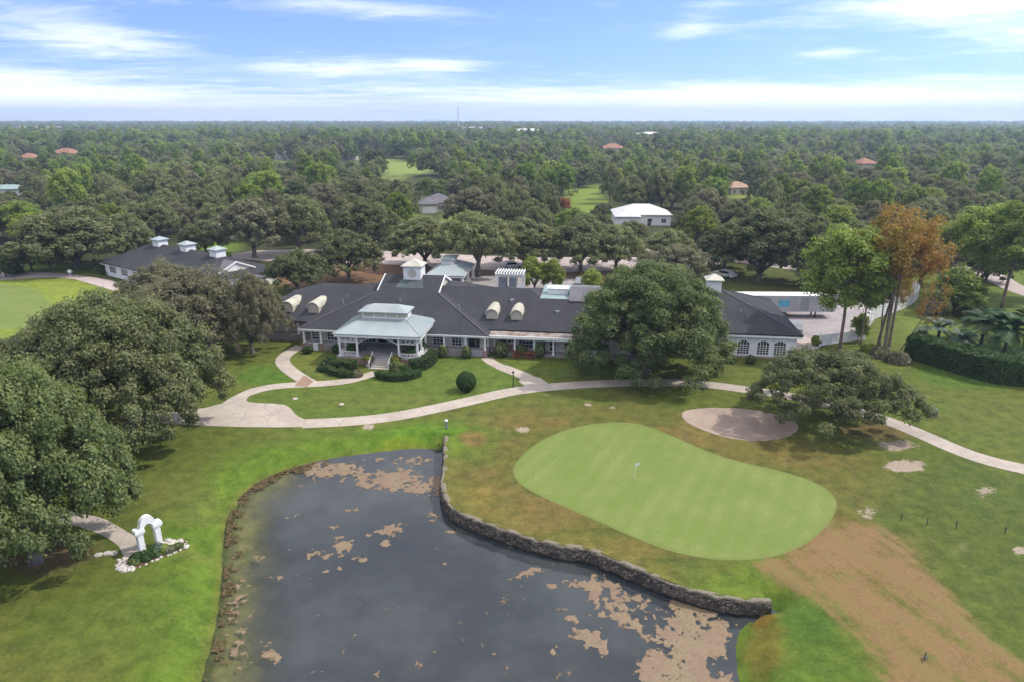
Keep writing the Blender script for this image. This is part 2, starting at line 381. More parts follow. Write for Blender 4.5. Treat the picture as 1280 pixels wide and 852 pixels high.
def ground_color(x, y):
    n = len(x); C = np.tile(LAWN, (n, 1)); B = np.zeros(n); Dm = np.zeros(n)
    with np.errstate(all='ignore'): px, py = PX(x, np.maximum(y, 6))
    def mixc(w, c):
        C[:] = C * (1 - w[:, None]) + np.array(c) * w[:, None]
    n1 = fbm(x, y, .07, 11); n2 = fbm(x, y, .33, 12); n3 = fbm(x, y, .9, 13)
    mixc(sstep(.42, .75, n1) * .35, ROUGH); mixc(sstep(.5, .8, n2) * .25, (.14, .165, .032))
    far = np.maximum(sstep(122, 150, y), 0); far = np.maximum(far, sstep(-70, -110, x) * sstep(60, 110, y) * 0)
    mixc(far, WOOD)
    def poly(pts, c, amt=1.0, soft=1.0, nz=1.2):
        d = sdist(pts, x, y) + (n2 - .5) * nz * 2
        mixc(sstep(soft, -soft, d) * amt, c)
    def blob(cx, cy, rx, ry, c, amt, nz=.6):
        q = np.hypot((px - cx) / rx, (py - cy) / ry) + (n2 - .5) * nz + (n3 - .5) * nz * .7
        mixc(sstep(1.15, .45, q) * amt * (y > 8), c)
    def bare(cx, cy, rx, ry, amt):
        q = np.hypot((px - cx) / rx, (py - cy) / ry); B[:] = np.maximum(B, sstep(1.5, .1, q) * amt * (y > 8))
    # rough round the green
    d = sdist(green, x, y); mixc(sstep(13, 3, d + (n1 - .5) * 8 + np.where(py < 560, 4, 0)) * .75 * (d > -2) * (sdist(pond, x, y) > 0), ROUGH)
    mixc(sstep(.42, .72, fbm(x, y, .22, 41)) * sstep(12, 2, d) * .6, (.215, .135, .058))
    mixc(sstep(.5, .75, fbm(x, y, .25, 42)) * sstep(11, 4, d) * .6, (.09, .13, .028))
    # bright lush bank along the water
    db = np.minimum(pdist(left_bank, x, y), pdist(right_bank, x, y) + .5); mixc(sstep(7.5, 1.5, db + (n2 - .5) * 4) * .85, BRIGHT)
    blob(520, 545, 90, 18, (.11, .22, .02), .8); blob(500, 548, 40, 8, (.22, .24, .02), .5)
    # right lawn
    poly(pol((1090, 650), (1120, 590), (1200, 560), (1290, 600), (1420, 700), (1420, 930), (1285, 822), (1208, 760), (1140, 686)), (.085, .122, .024), .8, 3.0)
    poly(pol((975, 722), (1013, 747), (1047, 771), (1071, 796), (1092, 827), (1102, 856), (1130, 940), (930, 960), (915, 800), (935, 765)), (.095, .155, .022), .85, .8)
    blob(955, 800, 34, 48, (.22, .155, .035), .6, 1.2); blob(955, 770, 18, 10, (.24, .13, .03), .6); blob(1015, 780, 45, 30, (.05, .115, .018), .6)
    # dormant fairway with mowing streaks
    fdir = fbm(x * .9 + y * .55, (y * .9 - x * .55) * .12, .9, 21)
    dd = sdist(fairway, x, y) + (n3 - .5) * 1.2; wf = sstep(1.3, -1.3, dd) * sstep(12.5, 9.5, np.maximum(0, -(py - 745) / 9))
    Dm[:] = np.maximum(Dm, wf * (.50 + .24 * sstep(.62, .4, fdir)))
    q_ = np.hypot((px - 1050) / 100, (py - 690) / 46); Dm[:] = np.maximum(Dm, sstep(1.25, .2, q_) * .75 * (y > 8)); q_ = np.hypot((px - 985) / 75, (py - 707) / 18); Dm[:] = np.maximum(Dm, sstep(1.2, .2, q_) * .7 * (y > 8)); bare(1083, 640, 20, 14, 0.6); blob(1055, 722, 20, 8, (.15, .18, .04), .8)
    bare(1130, 582, 34, 10, 0.95); bare(1232, 614, 26, 9, 0.6); bare(1275, 688, 16, 8, 0.75); blob(1203, 683, 10, 5, (.2, .2, .08), .7)
    blob(1085, 540, 55, 14, (.20, .13, .065), .8, .8); bare(1120, 556, 35, 9, 0.75); blob(1060, 550, 70, 16, (.10, .115, .035), .5)
    blob(592, 548, 20, 12, (.24, .12, .06), .7, .8); bare(653, 536, 12, 5, 0.8); blob(600, 620, 30, 16, (.26, .21, .05), .6, 1.0); blob(640, 640, 50, 14, (.22, .17, .05), .5, 1.0)
    blob(760, 516, 90, 12, ROUGH, .6); bare(735, 505, 9, 3, 0.75); bare(765, 509, 6, 2.5, 0.75); blob(930, 560, 120, 16, (.17, .14, .04), .55, .8); blob(760, 690, 120, 16, (.19, .15, .045), .6, 1.0)
    blob(861, 532, 16, 22, (.2, .16, .06), .5); blob(1140, 510, 60, 14, (.09, .17, .025), .5); blob(1215, 470, 90, 22, (.075, .17, .022), .6); blob(1165, 517, 12, 4, (.3, .2, .1), .7, .3)
    bare(460, 533, 9, 5, 0.95)
    # lawn in front of the clubhouse
    poly(pol((312, 505), (350, 487), (420, 484), (470, 470), (545, 445), (605, 445), (660, 475), (640, 492), (580, 505), (470, 524), (385, 524)), (.105, .17, .028), .7, 2.0)
    blob(470, 500, 110, 12, (.15, .165, .04), .5, .9); blob(380, 452, 26, 12, (.16, .175, .035), .6); blob(330, 470, 40, 16, (.075, .18, .02), .6); blob(770, 460, 110, 9, (.085, .155, .022), .6); blob(700, 455, 60, 8, (.13, .185, .03), .5)
    blob(150, 780, 160, 60, (.105, .155, .026), .5, 1.0); blob(230, 620, 60, 30, (.16, .155, .05), .45, 1.2); blob(175, 560, 60, 18, (.09, .12, .025), .5)
    blob(45, 690, 70, 28, (.17, .115, .075), .75, .8); blob(100, 690, 40, 14, (.15, .11, .06), .5, .8); blob(185, 525, 60, 10, (.17, .14, .05), .5, .8); blob(240, 690, 35, 10, (.22, .2, .06), .4, 1)
    # pond bed
    mixc(((sdist(pond, x, y) < -.1) & (z_now < WZ)).astype(float), (.40, .345, .22))
    # brown rim of the bank
    mixc(sstep(.9, .1, np.abs(sdist(pond, x, y) - .1)) * sstep(3, .5, pdist(left_bank, x, y)) * .5, (.17, .125, .05))
    clr = fbm(x, y, .011, 55, 3) - .2 * sstep(-60, 10, x); mixc(sstep(.66, .70, clr) * sstep(170, 220, y) * sstep(1500, 900, y), (.20, .24, .06))
    # open fields farther off
    for pts, c in [(((440, 196), (480, 199), (500, 196), (522, 203), (565, 205), (560, 214), (520, 219), (490, 226), (474, 215)), (.26, .33, .075)),
                   (((-90, 315), (20, 318), (60, 332), (150, 330), (200, 333), (150, 345), (-120, 350)), (.20, .27, .05)),
                   (((-150, 348), (60, 345), (118, 352), (145, 372), (150, 398), (100, 440), (-150, 440)), (.25, .31, .05)),
                   (((700, 235), (760, 232), (760, 272), (715, 268)), (.22, .30, .05)), (((560, 265), (640, 265), (640, 284), (540, 284)), (.18, .26, .05)), (((480, 240), (520, 245), (525, 285), (470, 280)), (.17, .25, .05)),
                   (((905, 238), (945, 238), (945, 249), (900, 249)), (.24, .29, .05)), (((1130, 330), (1300, 330), (1400, 420), (1300, 470), (1140, 450), (1120, 400)), (.14, .19, .035)),
                   (((900, 330), (980, 330), (1030, 360), (960, 372), (900, 360)), (.11, .13, .035)), (((250, 300), (300, 300), (300, 330), (240, 330)), (.15, .24, .03)),
                   (((400, 330), (780, 330), (860, 350), (860, 372), (400, 372), (330, 350)), (.23, .13, .085))]:
        q = GP(list(pts)); sc_ = max(.8, np.mean([p[1] for p in q]) / 60)
        poly(q, c, .92, sc_, sc_)
    return np.clip(C * np.array((.70, .70, .62)) * (.9 + .25 * n3)[:, None], 0.005, 1), B, Dm
z_now = Z
C, BR, DM = ground_color(X, Y)
nx, ny = len(xs), len(ys)
I = np.arange(nx * ny).reshape(nx, ny); Fq = np.stack([I[:-1, :-1], I[1:, :-1], I[1:, 1:], I[:-1, 1:]], -1).reshape(-1, 4)
def groundmat():
    m, t, p = new_mat('grass_ground'); co = t.node('ShaderNodeTexCoord').outputs['Object']
    c = t.attr('zone').outputs['Color']
    a = t.noise(co, .8, 6, .65); b = t.noise(co, 4, 7, .8); d = t.noise(co, .12, 3)
    f = t.m('ADD', t.m('MULTIPLY', a, .55), t.m('MULTIPLY', b, .45))
    dark = t.mix(1.0, c, (.56, .64, .58), 'MULTIPLY'); light = t.mix(1.0, c, (1.42, 1.34, 1.32), 'MULTIPLY')
    col = t.mix(t.ramp(f, .33, .68), dark, light)
    col = t.mix(t.m('MULTIPLY', t.ramp(t.noise(co, 2.2, 4, .7), .56, .72), .3), col, (.24, .19, .085))
    # dormant straw coloured turf and bare sandy scuffs, broken up at their edges
    rg = t.m('ADD', t.m('MULTIPLY', t.noise(co, .9, 7, .72), .65), t.m('MULTIPLY', t.noise(co, 5, 5, .75), .35))
    st = t.noise(t.mapping(t.mapping(co, (1, 1, 1), (0, 0, -.33)), (.9, .07, 1)), 1.0, 5, .62)
    dv = t.m('ADD', t.attr('dorm').outputs['Fac'], t.m('ADD', t.m('MULTIPLY', t.m('SUBTRACT', rg, .5), 1.5), t.m('MULTIPLY', t.m('SUBTRACT', st, .5), 1.5)))
    dc = t.mix(t.ramp(b, .32, .68), (.170, .098, .046), (.240, .142, .068)); dc = t.mix(t.m('MULTIPLY', t.ramp(st, .42, .66), .6), dc, (.16, .135, .048))
    col = t.mix(t.m('MULTIPLY', t.ramp(dv, .2, .75), .9), col, dc)
    bv = t.m('ADD', t.attr('bare').outputs['Fac'], t.m('MULTIPLY', t.m('SUBTRACT', rg, .5), 2.2))
    col = t.mix(t.m('MULTIPLY', t.m('MULTIPLY', t.ramp(bv, .42, .62), t.ramp(t.attr('bare').outputs['Fac'], .02, .2)), .9), col, t.mix(t.ramp(b, .35, .65), (.23, .175, .13), (.40, .32, .25)))
    t.put(p.inputs['Base Color'], col); p.inputs['Roughness'].default_value = .9; p.inputs['Specular IOR Level'].default_value = .15
    t.put(p.inputs['Normal'], t.bump(b, .55, .08)); return m
M['ground'] = groundmat()
go = bpy.data.objects.new('ground', npmesh('ground', np.c_[X, Y, Z], Fq, M['ground'], {'zone': C, 'bare': BR, 'dorm': DM}, True)); link(go); tag(go, kind='structure')
print('ground verts', len(X))

def sheet(name, pts, z, m, parent=None, kind='structure'):
    mb = MB(); mb.add([(x, y, z) for x, y in pts], [tuple(range(len(pts)))])
    o = mb.build(name, m, parent)
    if kind: o['kind'] = kind
    if o.data.polygons[0].normal.z < 0: o.data.flip_normals()
    return o
def strip_pts(line, wd):
    L = []; Rr = []
    for i, p in enumerate(line):
        a = line[max(i - 1, 0)]; b = line[min(i + 1, len(line) - 1)]; d = np.array(b) - np.array(a); d = d / (np.linalg.norm(d) + 1e-9); n = np.array((-d[1], d[0]))
        ww = wd[min(i, len(wd) - 1)] if isinstance(wd, (list, tuple)) else wd
        L.append(np.array(p) + n * ww / 2); Rr.append(np.array(p) - n * ww / 2)
    return L, Rr
def strip(name, line, wd, z, m, t=0, kind='structure'):
    L, Rr = strip_pts(line, wd); mb = MB(); n = len(L)
    mb.add([(*p, z) for p in L] + [(*p, z) for p in Rr], [(i, n + i, n + i + 1, i + 1) for i in range(n - 1)])
    o = mb.build(name, m); 
    if kind: o['kind'] = kind
    if o.data.polygons[0].normal.z < 0: o.data.flip_normals()
    return o

def pavemat(name, c1, c2, stain=.35, joints=True):
    m, t, p = new_mat(name); co = t.node('ShaderNodeTexCoord').outputs['Object']
    a = t.noise(co, .35, 6, .65); b = t.noise(co, 14, 4, .7)
    col = t.mix(t.ramp(a, .35, .68), c1, c2); col = t.mix(t.m('MULTIPLY', t.ramp(b, .4, .75), stain), col, tuple(x * .6 for x in c1))
    v = t.node('ShaderNodeTexVoronoi'); v.feature = 'DISTANCE_TO_EDGE'; t.put(v.inputs['Vector'], co); v.inputs['Scale'].default_value = .42
    if joints: col = t.mix(t.m('MULTIPLY', t.ramp(v.outputs[0], .016, .004), .55), col, tuple(x * .35 for x in c1))
    col = t.mix(t.m('MULTIPLY', t.ramp(t.noise(co, 1.6, 5, .7), .55, .75), .45), col, tuple(x * .55 for x in c2))
    t.put(p.inputs['Base Color'], col); p.inputs['Roughness'].default_value = .9; t.put(p.inputs['Normal'], t.bump(b, .2, .02)); return m
M['path'] = pavemat('worn_concrete', (.42, .36, .295), (.33, .28, .23))
M['asphalt'] = pavemat('pale_asphalt', (.33, .29, .28), (.25, .225, .22))
M['lot'] = pavemat('pinkish_lot', (.44, .36, .325), (.36, .30, .27))
M['sand'] = pavemat('bunker_sand', (.335, .255, .195), (.25, .19, .145), .6, False)
# turf of the green with faint mowing bands
def greenmat():
    m, t, p = new_mat('putting_turf'); co = t.node('ShaderNodeTexCoord').outputs['Object']
    wv = t.node('ShaderNodeTexWave'); t.put(wv.inputs[0], t.mapping(co, (1, 1, 1), (0, 0, .5))); wv.inputs['Scale'].default_value = .18; wv.inputs['Distortion'].default_value = 1.5; wv.inputs['Detail'].default_value = 2
    a = t.noise(co, .25, 5, .6); b = t.noise(co, 5, 5, .7)
    col = t.mix(t.ramp(a, .32, .7), (.130, .182, .040), (.178, .212, .060)); col = t.mix(t.m('MULTIPLY', wv.outputs[1], .45), col, (.120, .172, .030)); col = t.mix(t.m('MULTIPLY', t.ramp(t.noise(co, 1.3, 6, .7), .5, .72), .5), col, (.178, .176, .048))
    col = t.mix(t.m('MULTIPLY', t.ramp(b, .42, .7), .55), col, (.092, .125, .022))
    t.put(p.inputs['Base Color'], col); p.inputs['Roughness'].default_value = .85; p.inputs['Specular IOR Level'].default_value = .2; return m
M['green'] = greenmat()
M['collar'] = pmat('collar_turf', (.115, .160, .026), (.135, .150, .034), 1.2, .9)
def offset_loop(pts, d):
    p = np.array(pts); n = len(p); out = []
    area = .5 * np.sum(p[:, 0] * np.roll(p[:, 1], -1) - np.roll(p[:, 0], -1) * p[:, 1]); sg = 1 if area > 0 else -1
    for i in range(n):
        t = p[(i + 1) % n] - p[i - 1]; t /= np.linalg.norm(t) + 1e-9; out.append(tuple(p[i] + np.array((t[1], -t[0])) * d * sg))
    return out
gl0 = smooth_loop(GREEN_PTS, 3); go1 = offset_loop(gl0, .25); gi1 = offset_loop(gl0, -.5); mb = MB(); k = len(gl0)
mb.add([(*q, .012) for q in go1] + [(*q, .012) for q in gi1], [(i, (i + 1) % k, k + (i + 1) % k, k + i) for i in range(k)]); o = mb.build('green_collar', M['collar']); o['kind'] = 'structure'
if o.data.polygons[0].normal.z < 0: o.data.flip_normals()
sheet('putting_green', green, .020, M['green'])
sheet('putting_green', shop_green, .020, M['green'])
# bunker: a shallow bowl of sand
bc = np.mean(np.array(bunker), 0); mb = MB(); nb = len(bunker); rings = [1.02, .97, .90, .80, .66, .46, .2]
dep = [.012, .008, -.10, -.24, -.36, -.42, -.44]
for r, z in zip(rings, dep): mb.v += [(bc[0] + (x - bc[0]) * r, bc[1] + (y - bc[1]) * r, z + .05 * (random.random() - .5) * (r < .9)) for x, y in bunker]
for i in range(len(rings) - 1): mb.f += [(i * nb + k, i * nb + (k + 1) % nb, (i + 1) * nb + (k + 1) % nb, (i + 1) * nb + k) for k in range(nb)]
mb.f.append(tuple((len(rings) - 1) * nb + k for k in range(nb)))
o = mb.build('bunker_sand', M['sand'], smooth=True); tag(o, kind='structure')
# paths
cart = smooth_line(GP([(380, 529), (430, 527), (480, 522.5), (530, 513.5), (580, 502.5), (620, 493), (650, 487), (700, 482), (760, 478.5), (830, 477.5), (880, 479.5), (930, 486), (980, 493), (1030, 503), (1070, 513), (1110, 525.5), (1150, 541.5), (1200, 564), (1240, 577), (1290, 588), (1400, 618)]), 2)
strip('cart_path', cart, 2.3, .022, M['path'])
strip('porch_path', smooth_line(GP([(608, 447), (616, 454), (636, 462), (655, 469), (666, 477), (676, 485)]), 2), [1.6] * 8 + [2.0] * 8 + [3.0] * 20, .030, M['path'])
sheet('plaza', smooth_loop(GP([(150, 525), (255, 532), (330, 534), (396, 533), (384, 525), (370, 519), (363, 509), (352, 504.5), (312, 503), (306, 498.5), (325, 487), (318, 483), (295, 493), (270, 508), (215, 514)]), 1), .026, M['path'])
strip('portico_path', smooth_line(GP([(310, 491), (330, 484.5), (360, 481), (400, 479.5), (430, 477), (452, 471.5), (470, 466)]), 2), 1.9, .034, M['path'])
strip('side_path', smooth_line(GP([(390, 480), (374, 471), (360, 461), (352, 452), (356, 444), (366, 438), (377, 432)]), 2), 1.9, .038, M['path'])
sheet('brick_paving', GP([(368, 482), (384, 483.5), (392, 476), (380, 469)]), .042, pmat('brown_pavers', (.27, .17, .12), (.22, .14, .10), 3, .9))
sheet('arch_path', smooth_loop(GP([(60, 632), (100, 642), (128, 646), (152, 660), (172, 672), (186, 682), (176, 694), (158, 700), (152, 690), (148, 681), (128, 668), (90, 655), (50, 645)]), 1), .022, M['path'])
sheet('shop_path', smooth_loop(GP([(-120, 350), (20, 340), (70, 341), (110, 346), (150, 352), (148, 366), (120, 357), (85, 347), (30, 348), (-120, 360)]), 1), .03, M['lot'])
# car parks and roads
sheet('car_park', smooth_loop(GP([(290, 314), (420, 311), (640, 322), (780, 322), (900, 322), (900, 334), (780, 338), (660, 342), (600, 337), (430, 328), (290, 326)]), 1), .03, M['lot'])
sheet('car_park', smooth_loop(GP([(560, 345), (660, 346), (735, 350), (735, 366), (640, 362), (560, 356)]), 1), .034, M['asphalt'])
sheet('service_yard', smooth_loop(GP([(930, 372), (960, 368), (1040, 366), (1100, 366), (1128, 361), (1143, 368), (1146, 376), (1128, 388), (1095, 397), (1086, 410), (1078, 424), (1028, 432), (1000, 436), (985, 425), (940, 400)]), 1), .03, M['asphalt'])
sheet('yard_apron', smooth_loop(GP([(988, 438), (1020, 437), (1027, 433), (1022, 426), (1000, 420), (985, 424)]), 1), .036, M['lot'])
strip('road', smooth_line(GP([(1225, 338), (1245, 347), (1262, 358), (1300, 372), (1400, 400)]), 2), 5, .03, M['lot'])
strip('road', smooth_line(GP([(700, 300), (760, 306), (850, 316), (960, 330), (1040, 341), (1110, 335), (1225, 338)]), 2), 6, .026, M['lot'])
strip('road', smooth_line(GP([(440, 281), (560, 279), (700, 284), (760, 289)]), 2), 5, .026, M['lot'])

# ------------------------------------------------------------------ pond water, algae, retaining wall
gx = np.arange(-24, 24, .5); gy = np.arange(14, 68, .5); GX, GY = np.meshgrid(gx, gy, indexing='ij')
keep = sdist(pond, GX.ravel(), GY.ravel()).reshape(GX.shape) < 1.0
keep &= ~((pdist(wall_top, GX.ravel(), GY.ravel()).reshape(GX.shape) > .55) & (sdist(pond, GX.ravel(), GY.ravel()).reshape(GX.shape) > .0) & (pdist(left_bank + right_bank, GX.ravel(), GY.ravel()).reshape(GX.shape) > 1.2))
I = np.arange(GX.size).reshape(GX.shape); ok = keep[:-1, :-1] & keep[1:, :-1] & keep[1:, 1:] & keep[:-1, 1:]
Fw = np.stack([I[:-1, :-1], I[1:, :-1], I[1:, 1:], I[:-1, 1:]], -1)[ok]
xw, yw = GX.ravel(), GY.ravel(); lb = [p for p in left_bank if p[1] < 58]
sh = sstep(5.2, .6, pdist(lb, xw, yw) + (fbm(xw, yw, .35, 3) - .5) * 2.5)
def watermat():
    m, t, p = new_mat('pond_water'); out = t.n['Material Output']; co = t.node('ShaderNodeTexCoord').outputs['Object']
    n = t.m('ADD', t.m('MULTIPLY', t.noise(co, .07, 3, .5), .7), t.m('MULTIPLY', t.noise(co, .5, 4, .6), .3))
    t.put(p.inputs['Base Color'], t.mix(t.ramp(n, .38, .66), (.026, .031, .035), (.052, .059, .060))); p.inputs['Roughness'].default_value = .05; p.inputs['IOR'].default_value = 1.33  # large mottling in the base colour stands in for soft sky reflections
    t.put(p.inputs['Normal'], t.bump(t.noise(co, 1.2, 4, .6), .10, .05))
    tr = t.node('ShaderNodeBsdfTransparent'); tr.inputs[0].default_value = (.75, .80, .62, 1); mx = t.node('ShaderNodeMixShader')
    t.put(mx.inputs[0], t.m('MULTIPLY', t.attr('shallow').outputs['Fac'], .75)); t.l.new(p.outputs[0], mx.inputs[1]); t.l.new(tr.outputs[0], mx.inputs[2]); t.l.new(mx.outputs[0], out.inputs[0]); return m
o = bpy.data.objects.new('pond_water', npmesh('pond_water', np.c_[xw, yw, np.full(len(xw), WZ)], Fw, watermat(), {'shallow': sh}, True)); link(o); tag(o, kind='structure')
# floating algae mats
st = .085; gx = np.arange(-20, 21, st); gy = np.arange(29, 66, st); GX, GY = np.meshgrid(gx, gy, indexing='ij'); ax, ay = GX.ravel(), GY.ravel()
px, py = PX(ax, ay, WZ); dens = np.zeros(len(ax))
def ab(cx, cy, rx, ry, a, rot=0.0):
    ux, uy = px - cx, py - cy; u = ux * math.cos(rot) + uy * math.sin(rot); v = -ux * math.sin(rot) + uy * math.cos(rot)
    dens[:] = np.maximum(dens, a * np.exp(-((u / rx) ** 2 + (v / ry) ** 2) ** 1.5))
for a in [(420, 588, 75, 12, .50, .08), (490, 600, 70, 15, .60, .12), (505, 575, 45, 7, .42, 0), (350, 600, 30, 12, .5, -.4), (545, 605, 14, 18, .45, 0), (520, 612, 30, 10, .48, 0), (430, 683, 18, 11, .52, -.4), (398, 695, 18, 7, .46, .0), (490, 662, 22, 9, .47, -.3), (480, 678, 10, 6, .5, 0), (455, 699, 12, 4, .5, 0), (405, 712, 10, 7, .42, .6),
          (322, 697, 12, 4, .5, 0), (351, 723, 5, 4, .5, 0), (425, 711, 4, 4, .52, 0), (343, 822, 16, 9, .56, .3), (384, 722, 6, 5, .45, 0), (540, 645, 10, 8, .42, .9), (660, 717, 20, 6, .5, -.3), (688, 733, 8, 5, .46, 0), (748, 735, 42, 13, .56, .25), (768, 748, 42, 16, .56, .35), (785, 775, 34, 14, .50, .2), (715, 775, 14, 6, .5, .6), (738, 798, 30, 14, .50, .6), (720, 795, 8, 4, .4, 0), (858, 800, 44, 46, .66, .0), (840, 835, 50, 30, .64, 0), (868, 760, 42, 14, .52, .25), (895, 800, 20, 40, .52, 0), (870, 860, 60, 30, .66, 0),
          (664, 795, 5, 3, .46, 0), (695, 817, 8, 3, .42, .5), (626, 742, 8, 3, .42, .2), (560, 665, 10, 3, .42, 0), (300, 735, 16, 30, .32, 0), (295, 800, 16, 40, .34, 0), (310, 830, 20, 10, .34, 0), (476, 735, 7, 3, .42, 0), (410, 757, 8, 3, .4, 0)]: ab(*a)
nzv = fbm(ax, ay, 1.2, 61, 5) * .50 + fbm(ax, ay, 3.2, 71, 3) * .50
val = nzv + dens * .62
keepv = (val > .66).reshape(GX.shape) & (sdist(pond, ax, ay) < .1).reshape(GX.shape)
ok = keepv[:-1, :-1] & keepv[1:, :-1] & keepv[1:, 1:] & keepv[:-1, 1:]
I = np.arange(GX.size).reshape(GX.shape); Fa = np.stack([I[:-1, :-1], I[1:, :-1], I[1:, 1:], I[:-1, 1:]], -1)[ok]
used, inv_ = np.unique(Fa.ravel(), return_inverse=True); jit = (rng.random((len(used), 2)) - .5) * st * .6
Va = np.c_[ax[used] + jit[:, 0], ay[used] + jit[:, 1], WZ + .012 + np.clip(val[used] - .66, 0, .3) * .12]
def algaemat():
    m, t, p = new_mat('algae'); co = t.node('ShaderNodeTexCoord').outputs['Object']; f = t.attr('tone').outputs['Fac']
    c = t.mix(t.ramp(t.noise(co, .5, 4, .6), .35, .65), (.205, .148, .085), (.185, .122, .078)); c = t.mix(t.ramp(f, .3, .0), c, (.14, .12, .055))
    c = t.mix(t.m('MULTIPLY', t.ramp(t.noise(co, 7, 3), .45, .65), .6), c, (.12, .09, .05))
    t.put(p.inputs['Alpha'], t.ramp(t.m('ADD', f, t.m('MULTIPLY', t.m('SUBTRACT', t.noise(co, 5, 5, .75), .5), 1.0)), .05, .40))
    t.put(p.inputs['Base Color'], c); p.inputs['Roughness'].default_value = .8; t.put(p.inputs['Normal'], t.bump(t.noise(co, 9, 4), .4, .04)); return m
o = bpy.data.objects.new('algae', npmesh('algae', Va, inv_.reshape(-1, 4), algaemat(), {'tone': np.clip((val[used] - .66) * 4, 0, 1)}, True)); link(o); tag(o, 'tan and orange algae mats floating on the dark pond', 'algae', kind='stuff')

def resample(line, step):
    p = np.array(line); seg = np.hypot(*np.diff(p, axis=0).T); s = np.r_[0, np.cumsum(seg)]; q = np.arange(0, s[-1], step)
    return np.c_[np.interp(q, s, p[:, 0]), np.interp(q, s, p[:, 1])]
wl = resample(wall_top, .16); nw = len(wl); tg = np.gradient(wl, axis=0); tg /= np.linalg.norm(tg, axis=1)[:, None]; nrm_ = np.c_[tg[:, 1], -tg[:, 0]]
mid = wl[nw // 2] + nrm_[nw // 2]
if not inside(pond, np.array([mid[0]]), np.array([mid[1]]))[0]: nrm_ = -nrm_
rows = [(-1.9, .22), (-1.3, .2), (-1.05, .18), (-.88, .16), (-.70, .13), (-.54, .11), (-.38, .08), (-.22, .06), (-.08, .03), (.03, .01), (.08, -.06), (.09, -.20), (.06, -.42), (-.1, -.56)]
V = []
sarc = np.arange(nw) * .16
for k, (z, off) in enumerate(rows):
    cell = vnoise(sarc * 2.2 + (k // 2) * 7.3, np.full(nw, k * .5), 5) - .5; j = vnoise(sarc * 6, np.full(nw, k * 1.7), 6) - .5
    offv = off + cell * .22 * (k < 11) + j * .12 * (k < 11)
    zz = z + (vnoise(sarc * 1.6, np.full(nw, k * .3), 8) - .5) * (.16 if 8 <= k <= 12 else .05)
    if k >= 8: zz = zz - .25 * sstep(2.5, 0, np.minimum(sarc, 99)) * 0
    V.append(np.c_[wl + nrm_ * offv[:, None], zz])
V = np.array(V); I = np.arange(len(rows) * nw).reshape(len(rows), nw); Fs = np.stack([I[:-1, :-1], I[:-1, 1:], I[1:, 1:], I[1:, :-1]], -1).reshape(-1, 4)
def stonemat():
    m, t, p = new_mat('field_stone'); co = t.node('ShaderNodeTexCoord').outputs['Object']
    v = t.node('ShaderNodeTexVoronoi'); t.put(v.inputs['Vector'], t.mapping(co, (1, 1, 1.5))); v.inputs['Scale'].default_value = 3.6
    e = t.node('ShaderNodeTexVoronoi'); e.feature = 'DISTANCE_TO_EDGE'; t.put(e.inputs['Vector'], t.mapping(co, (1, 1, 1.5))); e.inputs['Scale'].default_value = 3.6
    g = t.node('ShaderNodeSeparateColor'); t.put(g.inputs[0], v.outputs['Color'])
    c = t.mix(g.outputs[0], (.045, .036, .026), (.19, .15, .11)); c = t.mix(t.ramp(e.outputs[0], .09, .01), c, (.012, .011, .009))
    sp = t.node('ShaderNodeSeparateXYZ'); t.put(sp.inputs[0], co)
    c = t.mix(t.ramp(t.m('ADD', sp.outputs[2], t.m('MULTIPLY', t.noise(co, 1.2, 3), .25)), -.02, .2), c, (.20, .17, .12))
    c = t.mix(t.ramp(t.m('ADD', sp.outputs[2], t.m('MULTIPLY', t.noise(co, 1.5, 3), .3)), -.62, -.85), c, (.016, .016, .013))  # shadow band above the waterline, put into the stone colour
    t.put(p.inputs['Base Color'], c); p.inputs['Roughness'].default_value = .9; t.put(p.inputs['Normal'], t.bump(t.ramp(e.outputs[0], 0, .15), .8, .08)); return m
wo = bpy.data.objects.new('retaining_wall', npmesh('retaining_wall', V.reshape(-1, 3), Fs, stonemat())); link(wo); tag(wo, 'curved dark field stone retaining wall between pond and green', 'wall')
# grass verge right behind the wall
vl = resample(wall_top, .5); tg = np.gradient(vl, axis=0); tg /= np.linalg.norm(tg, axis=1)[:, None]; nn = np.c_[tg[:, 1], -tg[:, 0]]
if not inside(pond, np.array([(vl + nn)[len(vl) // 2][0]]), np.array([(vl + nn)[len(vl) // 2][1]]))[0]: nn = -nn
offs = (-.16, -.7, -1.2, -1.9); VV = np.array([np.c_[vl + nn * d, np.full(len(vl), .10 if d > -.5 else (.05 if d > -1 else .02))] for d in offs]); n_ = len(vl)
I = np.arange(len(offs) * n_).reshape(len(offs), n_); Fv = np.stack([I[:-1, :-1], I[1:, :-1], I[1:, 1:], I[:-1, 1:]], -1).reshape(-1, 4)
VV = VV.reshape(-1, 3); z_now = VV[:, 2]; cc, bb_, dd_ = ground_color(VV[:, 0], VV[:, 1]); cc = cc * .85 + np.array((.15, .14, .03)) * .15
o = bpy.data.objects.new('lawn_verge', npmesh('lawn_verge', VV, Fv, M['ground'], {'zone': cc, 'bare': bb_, 'dorm': dd_}, True)); link(o); tag(o, kind='structure')

